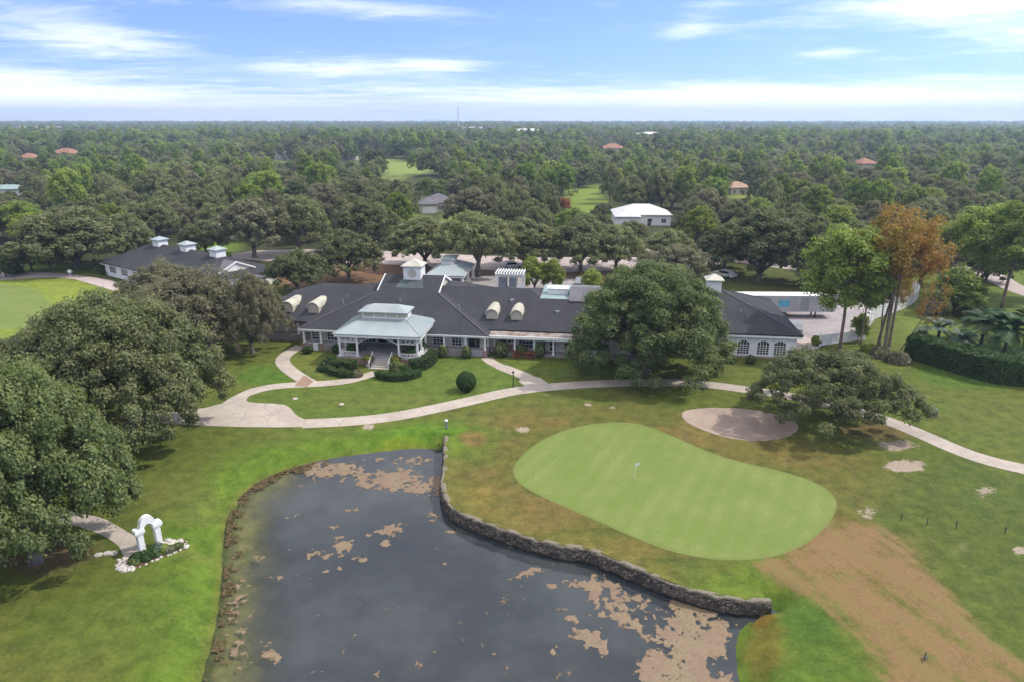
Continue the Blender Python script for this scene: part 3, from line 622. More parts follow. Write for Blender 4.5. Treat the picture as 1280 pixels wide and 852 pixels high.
# ================================================================== BUILDINGS
def window(parent, u0, u1, z0, z1, v, cols=3, rows=4, arch=0.0, fm='white', name='window', t=.06, axis='v', sgn=-1):
    """window facing -v (or along u when axis == 'u'); frame mesh with a glass pane under it"""
    fr = MB(); gl = MB(); n = 8
    def top(u): return z1 + (arch * (1 - ((u - (u0 + u1) / 2) / ((u1 - u0) / 2)) ** 2) if arch else 0)
    us = [u0 + (u1 - u0) * i / n for i in range(n + 1)]
    gl.prism([(u0, z0), (u1, z0)] + [(u, top(u)) for u in reversed(us)], v - .012, v + .03)
    a = .07; y0, y1 = v - t, v + .02
    fr.box(u0 - a, u0, y0, y1, z0 - a, z1 + .0); fr.box(u1, u1 + a, y0, y1, z0 - a, z1 + .0); fr.box(u0, u1, y0 - .03, y1, z0 - a, z0)
    for i in range(n): fr.prism([(us[i], top(us[i])), (us[i + 1], top(us[i + 1])), (us[i + 1], top(us[i + 1]) + a), (us[i], top(us[i]) + a)], y0, y1)
    for i in range(1, cols): u = u0 + (u1 - u0) * i / cols; fr.box(u - .03, u + .03, v - .04, v - .013, z0, top(u))
    for j in range(1, rows): z = z0 + (z1 - z0) * j / rows; fr.box(u0, u1, v - .037, v - .014, z - .028, z + .028)
    if axis == 'u':
        for b in (fr, gl): b.v = [(-sgn * y + 0 * x, x, z) if sgn < 0 else (-y, x, z) for x, y, z in b.v]
    f = fr.build(name, M[fm], parent); gl.build('pane', M['glass'], f); return f

O = G(372.7, 411, 3.0); AL = R_(7.6)
club = empty('clubhouse', (O[0], O[1], 0), -AL, 'long white clubhouse with dark shingle roof, cupolas and arched dormers', 'building')
def W(u, v, z=0): return (O[0] + u * math.cos(AL) + v * math.sin(AL), O[1] - u * math.sin(AL) + v * math.cos(AL), z)
PT = .39
def roof(pts_list, t=.22, m='roof', name='roof', parent=None):
    mb = MB()
    for p in pts_list: mb.slab(p, t)
    return mb.build(name, M[m], parent or club)
ez = 3.05; rz = ez + PT * 13.3; hz = ez + PT * 9.2
# centre block: Dutch hip
roof([[(0, 0, ez), (27.1, 0, ez), (17.9, 9.2, hz), (18.2, 9.2, hz), (18.2, 13.3, rz), (8.9, 13.3, rz), (8.9, 9.2, hz), (9.2, 9.2, hz)]])
roof([[(27.1, 26.6, ez), (0, 26.6, ez), (9.2, 17.4, hz), (8.9, 17.4, hz), (8.9, 13.32, rz), (18.2, 13.32, rz), (18.2, 17.4, hz), (17.9, 17.4, hz)]])
roof([[(27.1, 0.01, ez - .003), (27.1, 26.59, ez - .003), (17.9, 17.4, hz), (17.9, 9.2, hz)]])
roof([[(0, 26.59, ez - .003), (0, 0.01, ez - .003), (9.2, 9.2, hz), (9.2, 17.4, hz)]])
for u in (9.05, 17.95):     # gable ends
    mb = MB(); mb.add([(u - .08, 9.4, hz - .1), (u - .08, 17.2, hz - .1), (u - .08, 13.3, rz - .28), (u + .08, 9.4, hz - .1), (u + .08, 17.2, hz - .1), (u + .08, 13.3, rz - .28)], [(0, 1, 2), (5, 4, 3), (0, 3, 4, 1), (1, 4, 5, 2), (2, 5, 3, 0)])
    g = mb.build('gable', M['cream'], club)
    s = 1 if u > 12 else -1; tb = MB()
    tb.bar((u + s * .29, 9.1, hz - .12), (u + s * .29, 13.3, rz - .10), .10, .34); tb.bar((u + s * .29, 17.5, hz - .12), (u + s * .29, 13.3, rz - .10), .10, .34); tb.build('rake_trim', M['white'], g)
# ridge caps (paler hip lines)
for a, b in [((27.1, 0, ez), (17.9, 9.2, hz)), ((0, 0, ez), (9.2, 9.2, hz))]: hc = MB(); hc.bar((a[0], a[1], a[2] + .03), (b[0], b[1], b[2] + .03), .28, .06); hc.build('hip_cap', M['hipcap'], club)
vf = MB(); vf.bar((24.9, 2.75, 3.33), (17.95, 9.9, 6.33), .55, .10); vf.build('valley_flashing', M['stain'], club)
# fascia round the centre block
fb = MB(); fb.box(.15, 27.0, .12, .28, 2.62, 2.84); fb.box(.15, .3, .28, 3.4, 2.62, 2.84); fb.box(26.85, 27.0, .28, 2.5, 2.62, 2.84); fb.build('fascia', M['white'], club)
gt = MB(); gt.box(0, 27.1, -.10, .02, 2.84, 2.98); gt.build('gutter', M['white'], club)
# left wing
le = 3.4; lrv = 12.6; lrz = ez + PT * (lrv - le)
roof([[(-10.2, le, ez), (9.1, le, ez), (9.1, lrv, lrz), (-1.0, lrv, lrz)], [(-10.2, lrv + 9.2, ez), (-10.2, le + .01, ez - .003), (-1.0, lrv, lrz)], [(9.1, lrv + 9.2, ez), (-10.2, lrv + 9.19, ez), (-1.0, lrv + .01, lrz), (9.1, lrv + .01, lrz)]])
# right wing
re_, rez = 2.5, 3.25; rv = 12.0; rrz = rez + PT * (rv - re_); r2v = 9.7; r2z = rez + PT * (r2v - re_)
roof([[(18.0, re_, rez), (50, re_, rez), (50, r2v, r2z), (33.2, r2v, r2z), (31.6, rv, rrz), (18, rv, rrz)]])
roof([[(31.6, rv + .01, rrz), (33.2, r2v + .02, r2z), (33.2, 17, r2z - .3), (31.6, 21.5, rez), (18, 21.5, rez), (18, rv + .01, rrz)]])
roof([[(33.2, r2v + .03, r2z - .02), (50, r2v + .03, r2z - .02), (50, 19, r2z - .06), (33.2, 19, r2z - .06)]], .3, 'teal', 'flat_roof')
roof([[(37.5, 12.5, r2z + 1.15), (47, 12.5, r2z + 1.15), (47, 18.5, r2z), (37.5, 18.5, r2z)], [(37.5, 8.9, r2z - .05), (47, 8.9, r2z - .05), (47, 12.5, r2z + 1.15), (37.5, 12.5, r2z + 1.15)]], .2, 'roofgrey', 'rear_roof')
# right building: hip
be, bez = 4.3, 3.5; bap = 14.0; bz = bez + PT * (bap - be)
roof([[(46, be, bez), (69.1, be, bez), (59.4, bap, bz), (55.7, bap, bz)], [(69.1, be + .01, bez - .003), (69.1, 23.7, bez - .003), (59.4, bap, bz)], [(69.1, 23.69, bez), (46, 23.69, bez), (55.7, bap + .01, bz), (59.4, bap + .01, bz)], [(46, 23.68, bez - .003), (46, be + .01, bez - .003), (55.7, bap, bz)]])
for a, b in [((69.1, be, bez), (59.4, bap, bz)), ((69.1, 23.7, bez), (59.4, bap, bz))]: hc = MB(); hc.bar((a[0], a[1], a[2] + .02), (b[0], b[1], b[2] + .02), .28, .06); hc.build('hip_cap', M['hipcap'], club)
fb = MB(); fb.box(46.1, 69.0, be + .02, be + .2, bez - .52, bez - .22); fb.box(68.85, 69.02, be + .2, 23.6, bez - .52, bez - .22); fb.build('fascia', M['white'], club)
# small roof vents and pipes
for u, v in ((4.5, 6.0), (22.0, 5.6), (13.0, 6.5), (-5.5, 8.0), (4.0, 9.0)): z = ez + PT * (v - (le if u < 0 or v > 8.5 else 0)); mb = MB(); mb.lathe([(.09, z - .2), (.09, z + .45), (.13, z + .5)], 8, (u, v)); mb.build('roof_vent', M['greymetal'], club)
for u, v in ((29.2, 8.8), (36.0, 6.5), (40.5, 8.4)): z = rez + PT * (v - re_); mb = MB(); mb.box(u - .25, u + .25, v - .25, v + .25, z - .1, z + .3); mb.build('roof_vent', M['greymetal'], club)
for u, v in ((61.5, 8.5), (57.0, 10.0)): z = bez + PT * (v - be); mb = MB(); mb.lathe([(.09, z - .2), (.09, z + .45), (.13, z + .5)], 8, (u, v)); mb.build('roof_vent', M['greymetal'], club)
# walls
wb = MB(); wb.box(.9, 26.2, 1.75, 25.6, 0, 2.9); wb.build('wall', M['wall'], club)
wb = MB(); wb.box(-9.2, .85, 5.2, 20.8, 0, 2.9); wb.build('wall', M['wall'], club)
wb = MB(); wb.box(26.25, 50, 2.6, 20.5, 0, 3.1); wb.build('wall', M['wall'], club)
wb = MB(); wb.box(46.5, 68.5, 4.8, 23.2, .25, 3.3); wb.build('wall', M['stucco'], club)
wb = MB(); wb.box(46.45, 68.55, 4.75, 23.25, 0, .25); wb.build('plinth', M['brick'], club)
# porch decks and skirting walls
for bb in ((.5, 26.9, .3, 1.75), (-9.2, .5, 3.8, 5.2)): pb = MB(); pb.box(*bb, .02, .86); pb.build('porch_floor', M['deck'], club)
for bb in ((.4, 7.2, .12, .3), (19, 23.2, .12, .3), (-9.2, .4, 3.62, 3.8)): pb = MB(); pb.box(*bb, 0, .84); pb.build('skirting', M['porchwall'], club)
pb = MB(); pb.box(28.8, 50, 1.4, 2.6, .02, .42); pb.build('porch_floor', M['deck'], club)
pb = MB(); pb.box(29.5, 50, 1.2, 1.4, 0, .5); pb.build('skirting', M['porchwall'], club)
# flat weathered porch roof and beam on the right wing
pr = MB(); pr.slab([(26.9, .55, 2.98), (47, .55, 2.98), (47, 2.9, 3.06), (26.9, 2.9, 3.06)], .12); pr.build('porch_roof', M['rot'], club)
pr = MB(); pr.box(27.0, 47, .42, .58, 2.62, 3.0); pr.build('fascia', M['white'], club)
pr = MB(); pr.box(27.2, 46, re_ + .02, re_ + .14, rez - .30, rez - .2); pr.build('gutter', M['dark'], club)
def column(u, v, z0, z1, pier=True, name='porch_column', w=.22, parent=None):
    mb = MB(); mb.box(u - w / 2, u + w / 2, v - w / 2, v + w / 2, z0, z1); mb.box(u - w * .8, u + w * .8, v - w * .8, v + w * .8, z0, z0 + .14); mb.box(u - w * .8, u + w * .8, v - w * .8, v + w * .8, z1 - .14, z1)
    c = mb.build(name, M['white'], parent or club)
    if pier:
        b = MB(); b.box(u - .3, u + .3, v - .3, v + .3, 0, z0); b.box(u - .36, u + .36, v - .36, v + .36, z0 - .1, z0 - .02); b.build('brick_pier', M['brick'], c)
    return c
for u in (.6, 3.1, 5.7): column(u, .35, .95, 2.64)
for u in (20.9, 23.9, 26.6): column(u, .35, .95, 2.64)
column(26.7, 2.1, .95, 2.64); column(27.6, 2.2, .95, 2.64, False)
for u in (30.6, 33.3, 35.9, 38.6, 41.5): column(u, .95, .75 if u in (33.3, 38.6) else .45, 2.64, u in (33.3, 38.6, 30.6))
column(-1.8, 3.85, .95, 2.9)
# windows of the centre block, right wing, right building
for u0, u1, nc in [(1.2, 2.6, 3), (3.5, 4.9, 3), (8.6, 10.6, 4), (13.2, 15.0, 4), (15.5, 17.4, 4), (19.0, 20.4, 3), (21.7, 23.0, 3)]: window(club, u0, u1, 1.0, 2.2, 1.75, nc, 3)
for u0, u1, nc in [(31.0, 32.9, 4), (34.0, 34.7, 2), (35.3, 36.1, 2), (37.3, 39.4, 4), (41.5, 43.4, 4)]: window(club, u0, u1, .55 if nc == 2 else .85, 2.3, 2.6, nc, 3)
for u0, u1 in [(28.4, 29.2), (29.5, 30.3)]: window(club, u0, u1, 1.5, 2.2, 2.6, 2, 2)
for u0 in (48.2, 51.0, 53.8, 56.5, 58.95, 61.4, 64.0, 66.2): window(club, u0 - .75 + .2, u0 + .75 + .2, .55, 2.1, 4.8, 4, 5, .38)
dr = MB(); dr.box(24.0, 25.6, 1.68, 1.78, .86, 2.4); o = dr.build('porch_door', M['glass'], club); dr = MB(); dr.box(25.0, 25.05, 1.62, 1.68, 1.3, 1.8); dr.build('handle', M['white'], o)
lp = MB(); lp.box(60.2, 60.35, 4.7, 4.8, 1.5, 1.9); lp.build('wall_lamp', M['dark'], club)
db = MB(); db.box(11.0, 12.4, 1.68, 1.78, 1.0, 2.6); o = db.build('front_door', M['darkwood'], club); db = MB(); db.box(12.2, 12.26, 1.62, 1.68, 1.7, 1.95); db.build('handle', M['white'], o)
# sidelight brick porch end
bb = MB(); bb.box(27.3, 30.6, 2.3, 2.59, 0, 1.2); bb.build('brick_wall', M['brick'], club)
# arched dormers
def dormer(u, v, z, wd, h):
    r = wd / 2; body = MB(); n = 10; ln = 1.6 * h + 1.2
    arch = [(u + r * math.cos(math.pi * i / n), z + h - r + r * math.sin(math.pi * i / n)) for i in range(n + 1)]
    body.prism([(u - r, z), (u + r, z)] + arch, v, v + ln); d = body.build('dormer', M['cream'], club)
    sh = MB(); R2 = r + .12
    for i in range(n):
        a0, a1 = math.pi * i / n, math.pi * (i + 1) / n; c0, c1, s0, s1 = math.cos(a0), math.cos(a1), math.sin(a0), math.sin(a1); zc = z + h - r
        sh.add([(u + r * 1.01 * c0, v - .25, zc + r * 1.01 * s0), (u + r * 1.01 * c1, v - .25, zc + r * 1.01 * s1), (u + R2 * c1, v - .25, zc + R2 * s1), (u + R2 * c0, v - .25, zc + R2 * s0),
                (u + r * 1.01 * c0, v + ln, zc + r * 1.01 * s0), (u + r * 1.01 * c1, v + ln, zc + r * 1.01 * s1), (u + R2 * c1, v + ln, zc + R2 * s1), (u + R2 * c0, v + ln, zc + R2 * s0)],
               [(0, 1, 2, 3), (3, 2, 6, 7), (5, 4, 7, 6), (1, 0, 4, 5)])
    for k in range(9):
        a0 = math.pi * (k + .5) / 9; c0, s0 = math.cos(a0), math.sin(a0); sh.bar((u + (R2 + .02) * c0, v - .24, z + h - r + (R2 + .02) * s0), (u + (R2 + .02) * c0, v + ln, z + h - r + (R2 + .02) * s0), .05, .05)
    sh.build('dormer_roof', M['metalwhite'], d)
    lv = MB()
    for k in range(8): zz = z + .25 + k * .17; hw = r * .72 if zz < z + h - r else math.sqrt(max(.01, (r * .74) ** 2 - (zz - z - h + r) ** 2)); lv.box(u - hw, u + hw, v - .05, v + .02, zz, zz + .08)
    lv.build('louvre', M['wall'], d)
dormer(-3.9, 5.35, 3.65, 1.65, 1.7); dormer(.1, 5.35, 3.65, 1.65, 1.7)
dormer(26.85, 4.7, 3.9, 1.55, 1.6); dormer(30.35, 4.7, 3.9, 1.55, 1.6)
def cupola(parent, u, v, z, w_, h, rh, rm='metalwhite', vent=True, wd=None):
    wd = wd or w_; mb = MB(); a, b = w_ / 2, wd / 2
    mb.box(u - a, u + a, v - b, v + b, z, z + h); mb.box(u - a - .12, u + a + .12, v - b - .12, v + b + .12, z + h - .22, z + h - .02); c = mb.build('cupola', M['white'], parent)
    r = MB(); o_ = .32; k = max(0, a - b); zt = z + h
    P4 = [(u - a - o_, v - b - o_, zt), (u + a + o_, v - b - o_, zt), (u + a + o_, v + b + o_, zt), (u - a - o_, v + b + o_, zt)]; pk = [(u - k, v, zt + rh), (u + k + .001, v, zt + rh)]
    low = [(x, y, zt - .12) for x, y, _ in P4]
    r.add(P4 + pk + low, [(0, 1, 5, 4), (1, 2, 5), (2, 3, 4, 5), (3, 0, 4), (9, 8, 7, 6), (6, 7, 1, 0), (7, 8, 2, 1), (8, 9, 3, 2), (9, 6, 0, 3)]); r.build('cupola_roof', M[rm], c)
    if vent:
        g = MB(); g.v = []; n = 20; rr = min(a, h / 2) * .55
        g.prism([(u + rr * math.cos(2 * math.pi * i / n), z + h * .55 + rr * math.sin(2 * math.pi * i / n)) for i in range(n)], v - b - .04, v - b + .02); g.build('vent', M['cream'], c)
    return c
cupola(club, 13.4, 13.3, 7.3, 2.7, 2.55, .95)
mb = MB(); mb.slab([(11.2, 9.9, ez + PT * 9.9 + .02), (15.6, 9.9, ez + PT * 9.9 + .02), (15.0, 12.2, ez + PT * 12.2 + .02), (11.8, 12.2, ez + PT * 12.2 + .02)], .04); mb.build('stained_flashing', M['stain'], club)
cupola(club, 58.4, 14.0, 6.7, 2.0, 2.1, .75, vent=False)

# portico
por = club
pf = MB(); pf.box(7.3, 18.9, -4.7, .28, .02, .98); pf.build('portico_floor', M['deck'], por)
for bb in ((7.2, 12.3, -4.85, -4.7), (15.1, 18.9, -4.85, -4.7), (18.9, 19.05, -4.85, .1)): ps = MB(); ps.box(*bb, 0, .9); ps.build('skirting', M['brick'], por)
st_ = MB()
for i in range(5): st_.box(12.5, 14.9, -4.72 - .36 * (5 - i), -4.70, .02 + .001 * i, .98 - .17 * (5 - i) + .0)
st_.build('steps', M['concrete'], por)
for u in (12.4, 15.0):
    hr = MB(); hr.tube([(u, -6.6, .05), (u, -6.6, .95), (u, -4.8, 1.9), (u, -4.8, .98)], [.045] * 4, 6); hr.tube([(u, -5.7, .5), (u, -5.7, 1.42)], [.035] * 2, 6); hr.build('handrail', M['white'], por)
pze = 4.12; u0, u1, v0, v1 = 7.1, 19.1, -5.05, 3.6; la, lb_, lv0, lv1 = 9.9, 16.2, -1.5, 1.4; plz = 5.32
pr = MB()
for p in ([(u0, v0, pze), (u1, v0, pze), (lb_, lv0, plz), (la, lv0, plz)], [(u1, v0 + .01, pze), (u1, v1, pze), (lb_, lv1, plz), (lb_, lv0, plz)], [(u0, v1, pze), (u0, v0 + .01, pze), (la, lv0, plz), (la, lv1, plz)], [(u1, v1, pze), (u0, v1, pze), (la, lv1, plz), (lb_, lv1, plz)]): pr.slab(p, .1)
for i in range(1, 30):     # standing seams, front
    u = u0 + (u1 - u0) * i / 30
    if u < la: t_ = (u - u0) / (la - u0)
    elif u > lb_: t_ = (u1 - u) / (u1 - lb_)
    else: t_ = 1
    pr.bar((u, v0, pze + .02), (u, v0 + (lv0 - v0) * t_, pze + (plz - pze) * t_ + .02), .035, .05)
for i in range(1, 20):
    v = v0 + (v1 - v0) * i / 20
    t_ = (v - v0) / (lv0 - v0) if v < lv0 else ((v1 - v) / (v1 - lv1) if v > lv1 else 1)
    pr.bar((u1, v, pze + .02), (u1 + (lb_ - u1) * t_, v, pze + (plz - pze) * t_ + .02), .035, .05); pr.bar((u0, v, pze + .02), (u0 + (la - u0) * t_, v, pze + (plz - pze) * t_ + .02), .035, .05)
pr.bar((u1, v0, pze + .03), (lb_, lv0, plz + .03), .12, .07); pr.bar((u0, v0, pze + .03), (la, lv0, plz + .03), .12, .07)
pr.build('portico_roof', M['metalroof'], por)
pe = MB(); pe.box(u0 + .12, u1 - .12, v0 + .1, v0 + .28, pze - .42, pze - .08); pe.box(u1 - .28, u1 - .1, v0 + .28, 3.2, pze - .42, pze - .08); pe.box(u0 + .1, u0 + .28, v0 + .28, 1.2, pze - .42, pze - .08); pe.build('fascia', M['white'], por)
pe = MB(); pe.box(7.3, 18.9, -4.6, .2, 3.62, 3.70); pe.build('portico_ceiling', M['white'], por)
lt = MB(); lt.box(la + .1, lb_ - .1, lv0 + .1, lv1 - .1, 5.0, 6.35); l_ = lt.build('lantern', M['white'], por)
lt = MB()
for k in range(4): lt.box(la + .3 + 1.5 * k + .12 * k, la + 1.7 + 1.5 * k + .1 * k, lv0 + .05, lv0 + .12, 5.62, 6.2)
lt.build('clerestory_panel', M['cream'], l_)
lr = MB(); e_ = .5; A4 = [(la - .3, lv0 - .3, 6.35), (lb_ + .3, lv0 - .3, 6.35), (lb_ + .3, lv1 + .3, 6.35), (la - .3, lv1 + .3, 6.35)]; rd = [(la + 1.5, -.05, 7.1), (lb_ - 1.5, -.05, 7.1)]
lr.add(A4 + rd + [(x, y, 6.2) for x, y, _ in A4], [(0, 1, 5, 4), (1, 2, 5), (2, 3, 4, 5), (3, 0, 4), (9, 8, 7, 6), (6, 7, 1, 0), (7, 8, 2, 1), (8, 9, 3, 2), (9, 6, 0, 3)])
for i in range(1, 16): u = la + (lb_ - la) * i / 16; t_ = min(1, (u - la + .3) / 1.8, (lb_ + .3 - u) / 1.8); lr.bar((u, lv0 - .3, 6.37), (u, lv0 - .3 + (1.75 - .3) * t_, 6.37 + .75 * t_), .03, .04)
lr.build('lantern_roof', M['metalroof'], l_)
pcs = [(7.8, -4.5), (10.2, -4.5), (15.9, -4.5), (18.4, -4.5), (18.4, -2.6), (18.4, -.4), (7.8, -2.4), (7.8, -.3)]
for u, v in pcs: column(u, v, .98, 3.7, False, 'portico_column', .24, por)
def lattice(a, b):     # crossed brackets under the beam, crossed railing below
    a = np.array(a); b = np.array(b); n = 4 if np.linalg.norm(b - a) > 1.9 else 3
    for nm, lo, hi, w_ in (('lattice_bracket', 2.95, 3.62, .085), ('lattice_rail', 1.12, 1.62, .07)):
        mb = MB()
        for z in (lo, hi): mb.bar((*a, z), (*b, z), w_ + .01)
        for i in range(n):
            p = a + (b - a) * i / n; q = a + (b - a) * (i + 1) / n; mb.bar((*p, lo), (*q, hi), w_); mb.bar((*p, hi), (*q, lo), w_ - .01)
        mb.build(nm, M['white'], por)
lattice((7.8, -4.5), (10.2, -4.5)); lattice((15.9, -4.5), (18.4, -4.5)); lattice((18.4, -4.5), (18.4, -2.6)); lattice((18.4, -2.6), (18.4, -.4)); lattice((7.8, -4.5), (7.8, -2.4))
for s in (-1, 1): br = MB(); br.tube([(13.05 + s * 2.85, -4.5, 2.7), (13.05 + s * 2.05, -4.5, 3.25), (13.05 + s * .7, -4.5, 3.6), (13.05 + s * .05, -4.5, 3.66)], [.06] * 4, 5); br.build('arch_bracket', M['white'], por)

# things on and round the porch
def table(u, v, z, lab):
    t = empty('patio_table', W(u, v, z), -AL, lab, 'table', 'dark patio tables under the portico')
    mb = MB(); mb.lathe([(.5, .70), (.5, .74)], 14); mb.build('table_top', M['darkwood'], t)
    mb = MB(); mb.tube([(0, 0, .03), (0, 0, .7)], [.05, .05], 6); mb.lathe([(.3, 0.0), (.3, .04)], 10); mb.build('pedestal', M['dark'], t)
def chair(u, v, z, rz, lab):
    t = empty('patio_chair', W(u, v, z), rz - AL, lab, 'chair', 'dark patio chairs under the portico')
    mb = MB(); mb.box(-.25, .25, -.25, .25, .42, .48); mb.build('seat', M['darkwood'], t)
    mb = MB(); mb.box(-.25, .25, .22, .28, .5, .95); mb.build('backrest', M['darkwood'], t)
    for a, b in ((-.21, -.21), (.21, -.21), (-.21, .21), (.21, .21)): mb = MB(); mb.box(a - .025, a + .025, b - .025, b + .025, 0, .42); mb.build('leg', M['dark'], t)
table(16.8, -2.4, .985, 'round dark table on the right side of the portico'); table(9.4, -2.2, .985, 'round dark table on the left side of the portico')
for k, (cu, cv, w_) in enumerate([(16.8, -2.4, 'right'), (9.4, -2.2, 'left')]):
    for a in range(4): chair(cu + .85 * math.cos(a * math.pi / 2 + .5), cv + .85 * math.sin(a * math.pi / 2 + .5), .985, a * math.pi / 2 + .5 - math.pi / 2, f'dark wooden chair pulled up to the {w_} table under the portico')
mb = MB(); mb.box(-.32, .32, -.2, .2, .02, .98); mb.box(-.36, .36, -.24, .24, .98, 1.04); mb.box(-.05, .05, -.215, -.2, .55, .62)
o = mb.build('white_cabinet', M['white'], None, loc=W(2.45, .0 - .1, 0)); o.rotation_euler.z = -AL; tag(o, 'white upright box standing against the porch wall left of the portico', 'cabinet')

# ------------------------------------------------------------------ pavilion, plant enclosure behind the clubhouse
pc = G(564, 356, 0); pv = empty('entrance_pavilion', (pc[0], pc[1] + 1.0, 0), -AL, 'pale metal roofed entrance pavilion with raised lantern behind the clubhouse', 'pavilion')
a, b = 3.8, 6.0; mb = MB(); z0_, z1_ = 2.9, 4.3
for p in ([(-a, -b, z0_), (a, -b, z0_), (1.2, -2.5, z1_), (-1.2, -2.5, z1_)], [(a, -b, z0_ - .002), (a, b, z0_ - .002), (1.2, 2.5, z1_), (1.2, -2.5, z1_)], [(-a, b, z0_ - .002), (-a, -b, z0_ - .002), (-1.2, -2.5, z1_), (-1.2, 2.5, z1_)], [(a, b, z0_), (-a, b, z0_), (-1.2, 2.5, z1_), (1.2, 2.5, z1_)]): mb.slab(p, .12)
mb.build('roof', M['metalroof'], pv)
cupola(pv, -.3, 0, 4.0, 2.2, 1.25, .55, 'metalroof', False, 4.4)
for sx in (-1, 1):
    for y in (-5.4, 0, 5.4): column(sx * 3.3, y, 0, 2.8, False, 'column', .4, pv)
fb = MB(); fb.box(-a + .1, a - .1, -b + .1, -b + .25, 2.48, 2.78); fb.box(-a + .1, a - .1, b - .25, b - .1, 2.48, 2.78); fb.box(-a + .1, -a + .25, -b + .25, b - .25, 2.48, 2.78); fb.box(a - .25, a - .1, -b + .25, b - .25, 2.48, 2.78); fb.build('fascia', M['white'], pv)
hv = empty('rooftop_plant_frame', W(27.4, 20.2, 0), -AL, 'white pergola frame round grey air conditioning units behind the roof', 'plant enclosure')
mb = MB()
for x in (-2.1, 2.1):
    for y in (-1.5, 1.5): mb.box(x - .12, x + .12, y - .12, y + .12, 0, 7.3)
for y in (-1.5, 1.5): mb.box(-2.3, 2.3, y - .1, y + .1, 7.3, 7.55)
for i in range(11): x = -2.2 + i * .44; mb.box(x - .06, x + .06, -1.9, 1.9, 7.553, 7.72)
mb.build('frame', M['white'], hv)
mb = MB(); mb.box(-2.2, 2.2, -1.8, 1.8, 4.9, 5.05); mb.build('deck', M['greymetal'], hv)
for x, w_ in ((-1.2, .75), (.5, .8)):
    mb = MB(); mb.box(x - w_ / 2 - .2, x + w_ / 2 + .2, -1.0, 1.0, 5.05, 6.9); mb.lathe([(.5, 6.9), (.5, 7.02), (.42, 7.05)], 14, (x, 0)); mb.build('condenser', M['greymetal'], hv)
mb = MB(); mb.box(-1.5, 1.5, -.9, .9, 0, .8); mb.box(-1.6, 1.6, -1.0, 1.0, .8, .9)
o = mb.build('white_rooftop_unit', M['white'], None, loc=W(35.6, 13.3, r2z)); o.rotation_euler.z = -AL; tag(o, 'low white box unit on the flat roof behind the right wing', 'roof unit')

# ------------------------------------------------------------------ golf shop on the left with three cupolas
ra = np.array(G(192, 303.6, 6.3)); rb = np.array(G(284, 320, 6.3)); dv = rb - ra; L_ = np.linalg.norm(dv); ang = math.atan2(dv[1], dv[0]); dep_ = 8.6
shop = empty('golf_shop', (ra[0], ra[1], 0), ang, 'low white golf shop with three white cupolas on dark roof at left', 'building')
e0 = 2.9; rz_ = 6.3
mb = MB(); Lr = L_ - 3.0; Le = L_ + 4.2
mb.slab([(-6.5, -dep_, e0), (Le, -dep_, e0), (Lr, 0, rz_), (0, 0, rz_)], .22); mb.slab([(Le, dep_, e0), (-6.5, dep_, e0), (0, .01, rz_), (Lr, .01, rz_)], .22); mb.slab([(-6.5, dep_, e0 - .003), (-6.5, -dep_ + .01, e0 - .003), (0, 0, rz_)], .22); mb.slab([(Le, -dep_ + .01, e0 - .003), (Le, dep_, e0 - .003), (Lr, 0, rz_)], .22); mb.build('roof', M['roof'], shop)
mb = MB(); mb.box(-5.9, Le - .7, -dep_ + .8, dep_ - .8, 0, 2.85); mb.build('wall', M['stucco'], shop)
gw, gz = 4.0, 5.5; ge = L_ + 2.6
mb = MB(); mb.slab([(Lr, -gw, gz - 1.7), (ge, -gw, gz - 1.7), (ge, 0, gz), (Lr, 0, gz)], .15); mb.slab([(ge, gw, gz - 1.7), (Lr, gw, gz - 1.7), (Lr, .01, gz), (ge, .01, gz)], .15); mb.build('gable_roof', M['roofgrey'], shop)
mb = MB(); mb.add([(ge - .5, -gw + .3, gz - 1.75), (ge - .5, gw - .3, gz - 1.75), (ge - .5, 0, gz - .22), (ge - .2, -gw + .3, gz - 1.75), (ge - .2, gw - .3, gz - 1.75), (ge - .2, 0, gz - .22)], [(0, 1, 2), (5, 4, 3), (0, 3, 4, 1), (1, 4, 5, 2), (2, 5, 3, 0)]); mb.build('gable', M['stucco'], shop)
for s in (-1, 1): mb = MB(); mb.bar((ge + .05, s * gw, gz - 1.78), (ge + .05, 0, gz - .08), .1, .28); mb.build('rake_trim', M['white'], shop)
mb = MB(); mb.box(-6.3, Le - .2, -dep_ + .1, -dep_ + .22, e0 - .42, e0 - .2); mb.build('fascia', M['white'], shop)
for pxx in (200.4, 234.6, 271.8):
    q = np.array(G(pxx, 303.6 + (pxx - 192) * .18, 6.3)); t_ = float(np.dot(q - ra, dv) / L_); cupola(shop, t_, 0, 5.6, 2.1, 1.75, .6, 'metalroof', False)
mb = MB(); mb.slab([(Le - .3, -6, 2.75), (Le + 3, -6, 2.5), (Le + 3, 3, 2.5), (Le - .3, 3, 2.75)], .2); o = mb.build('porch_roof', M['roofgrey'], shop)
for v in (-5.6, -1.5, 2.6): column(Le + 2.7, v, 0, 2.3, False, 'porch_column', .25, shop)
for k in range(5): window(shop, -4 + k * 4.6, -1.6 + k * 4.6, .9, 2.3, -dep_ + .8, 4, 3)

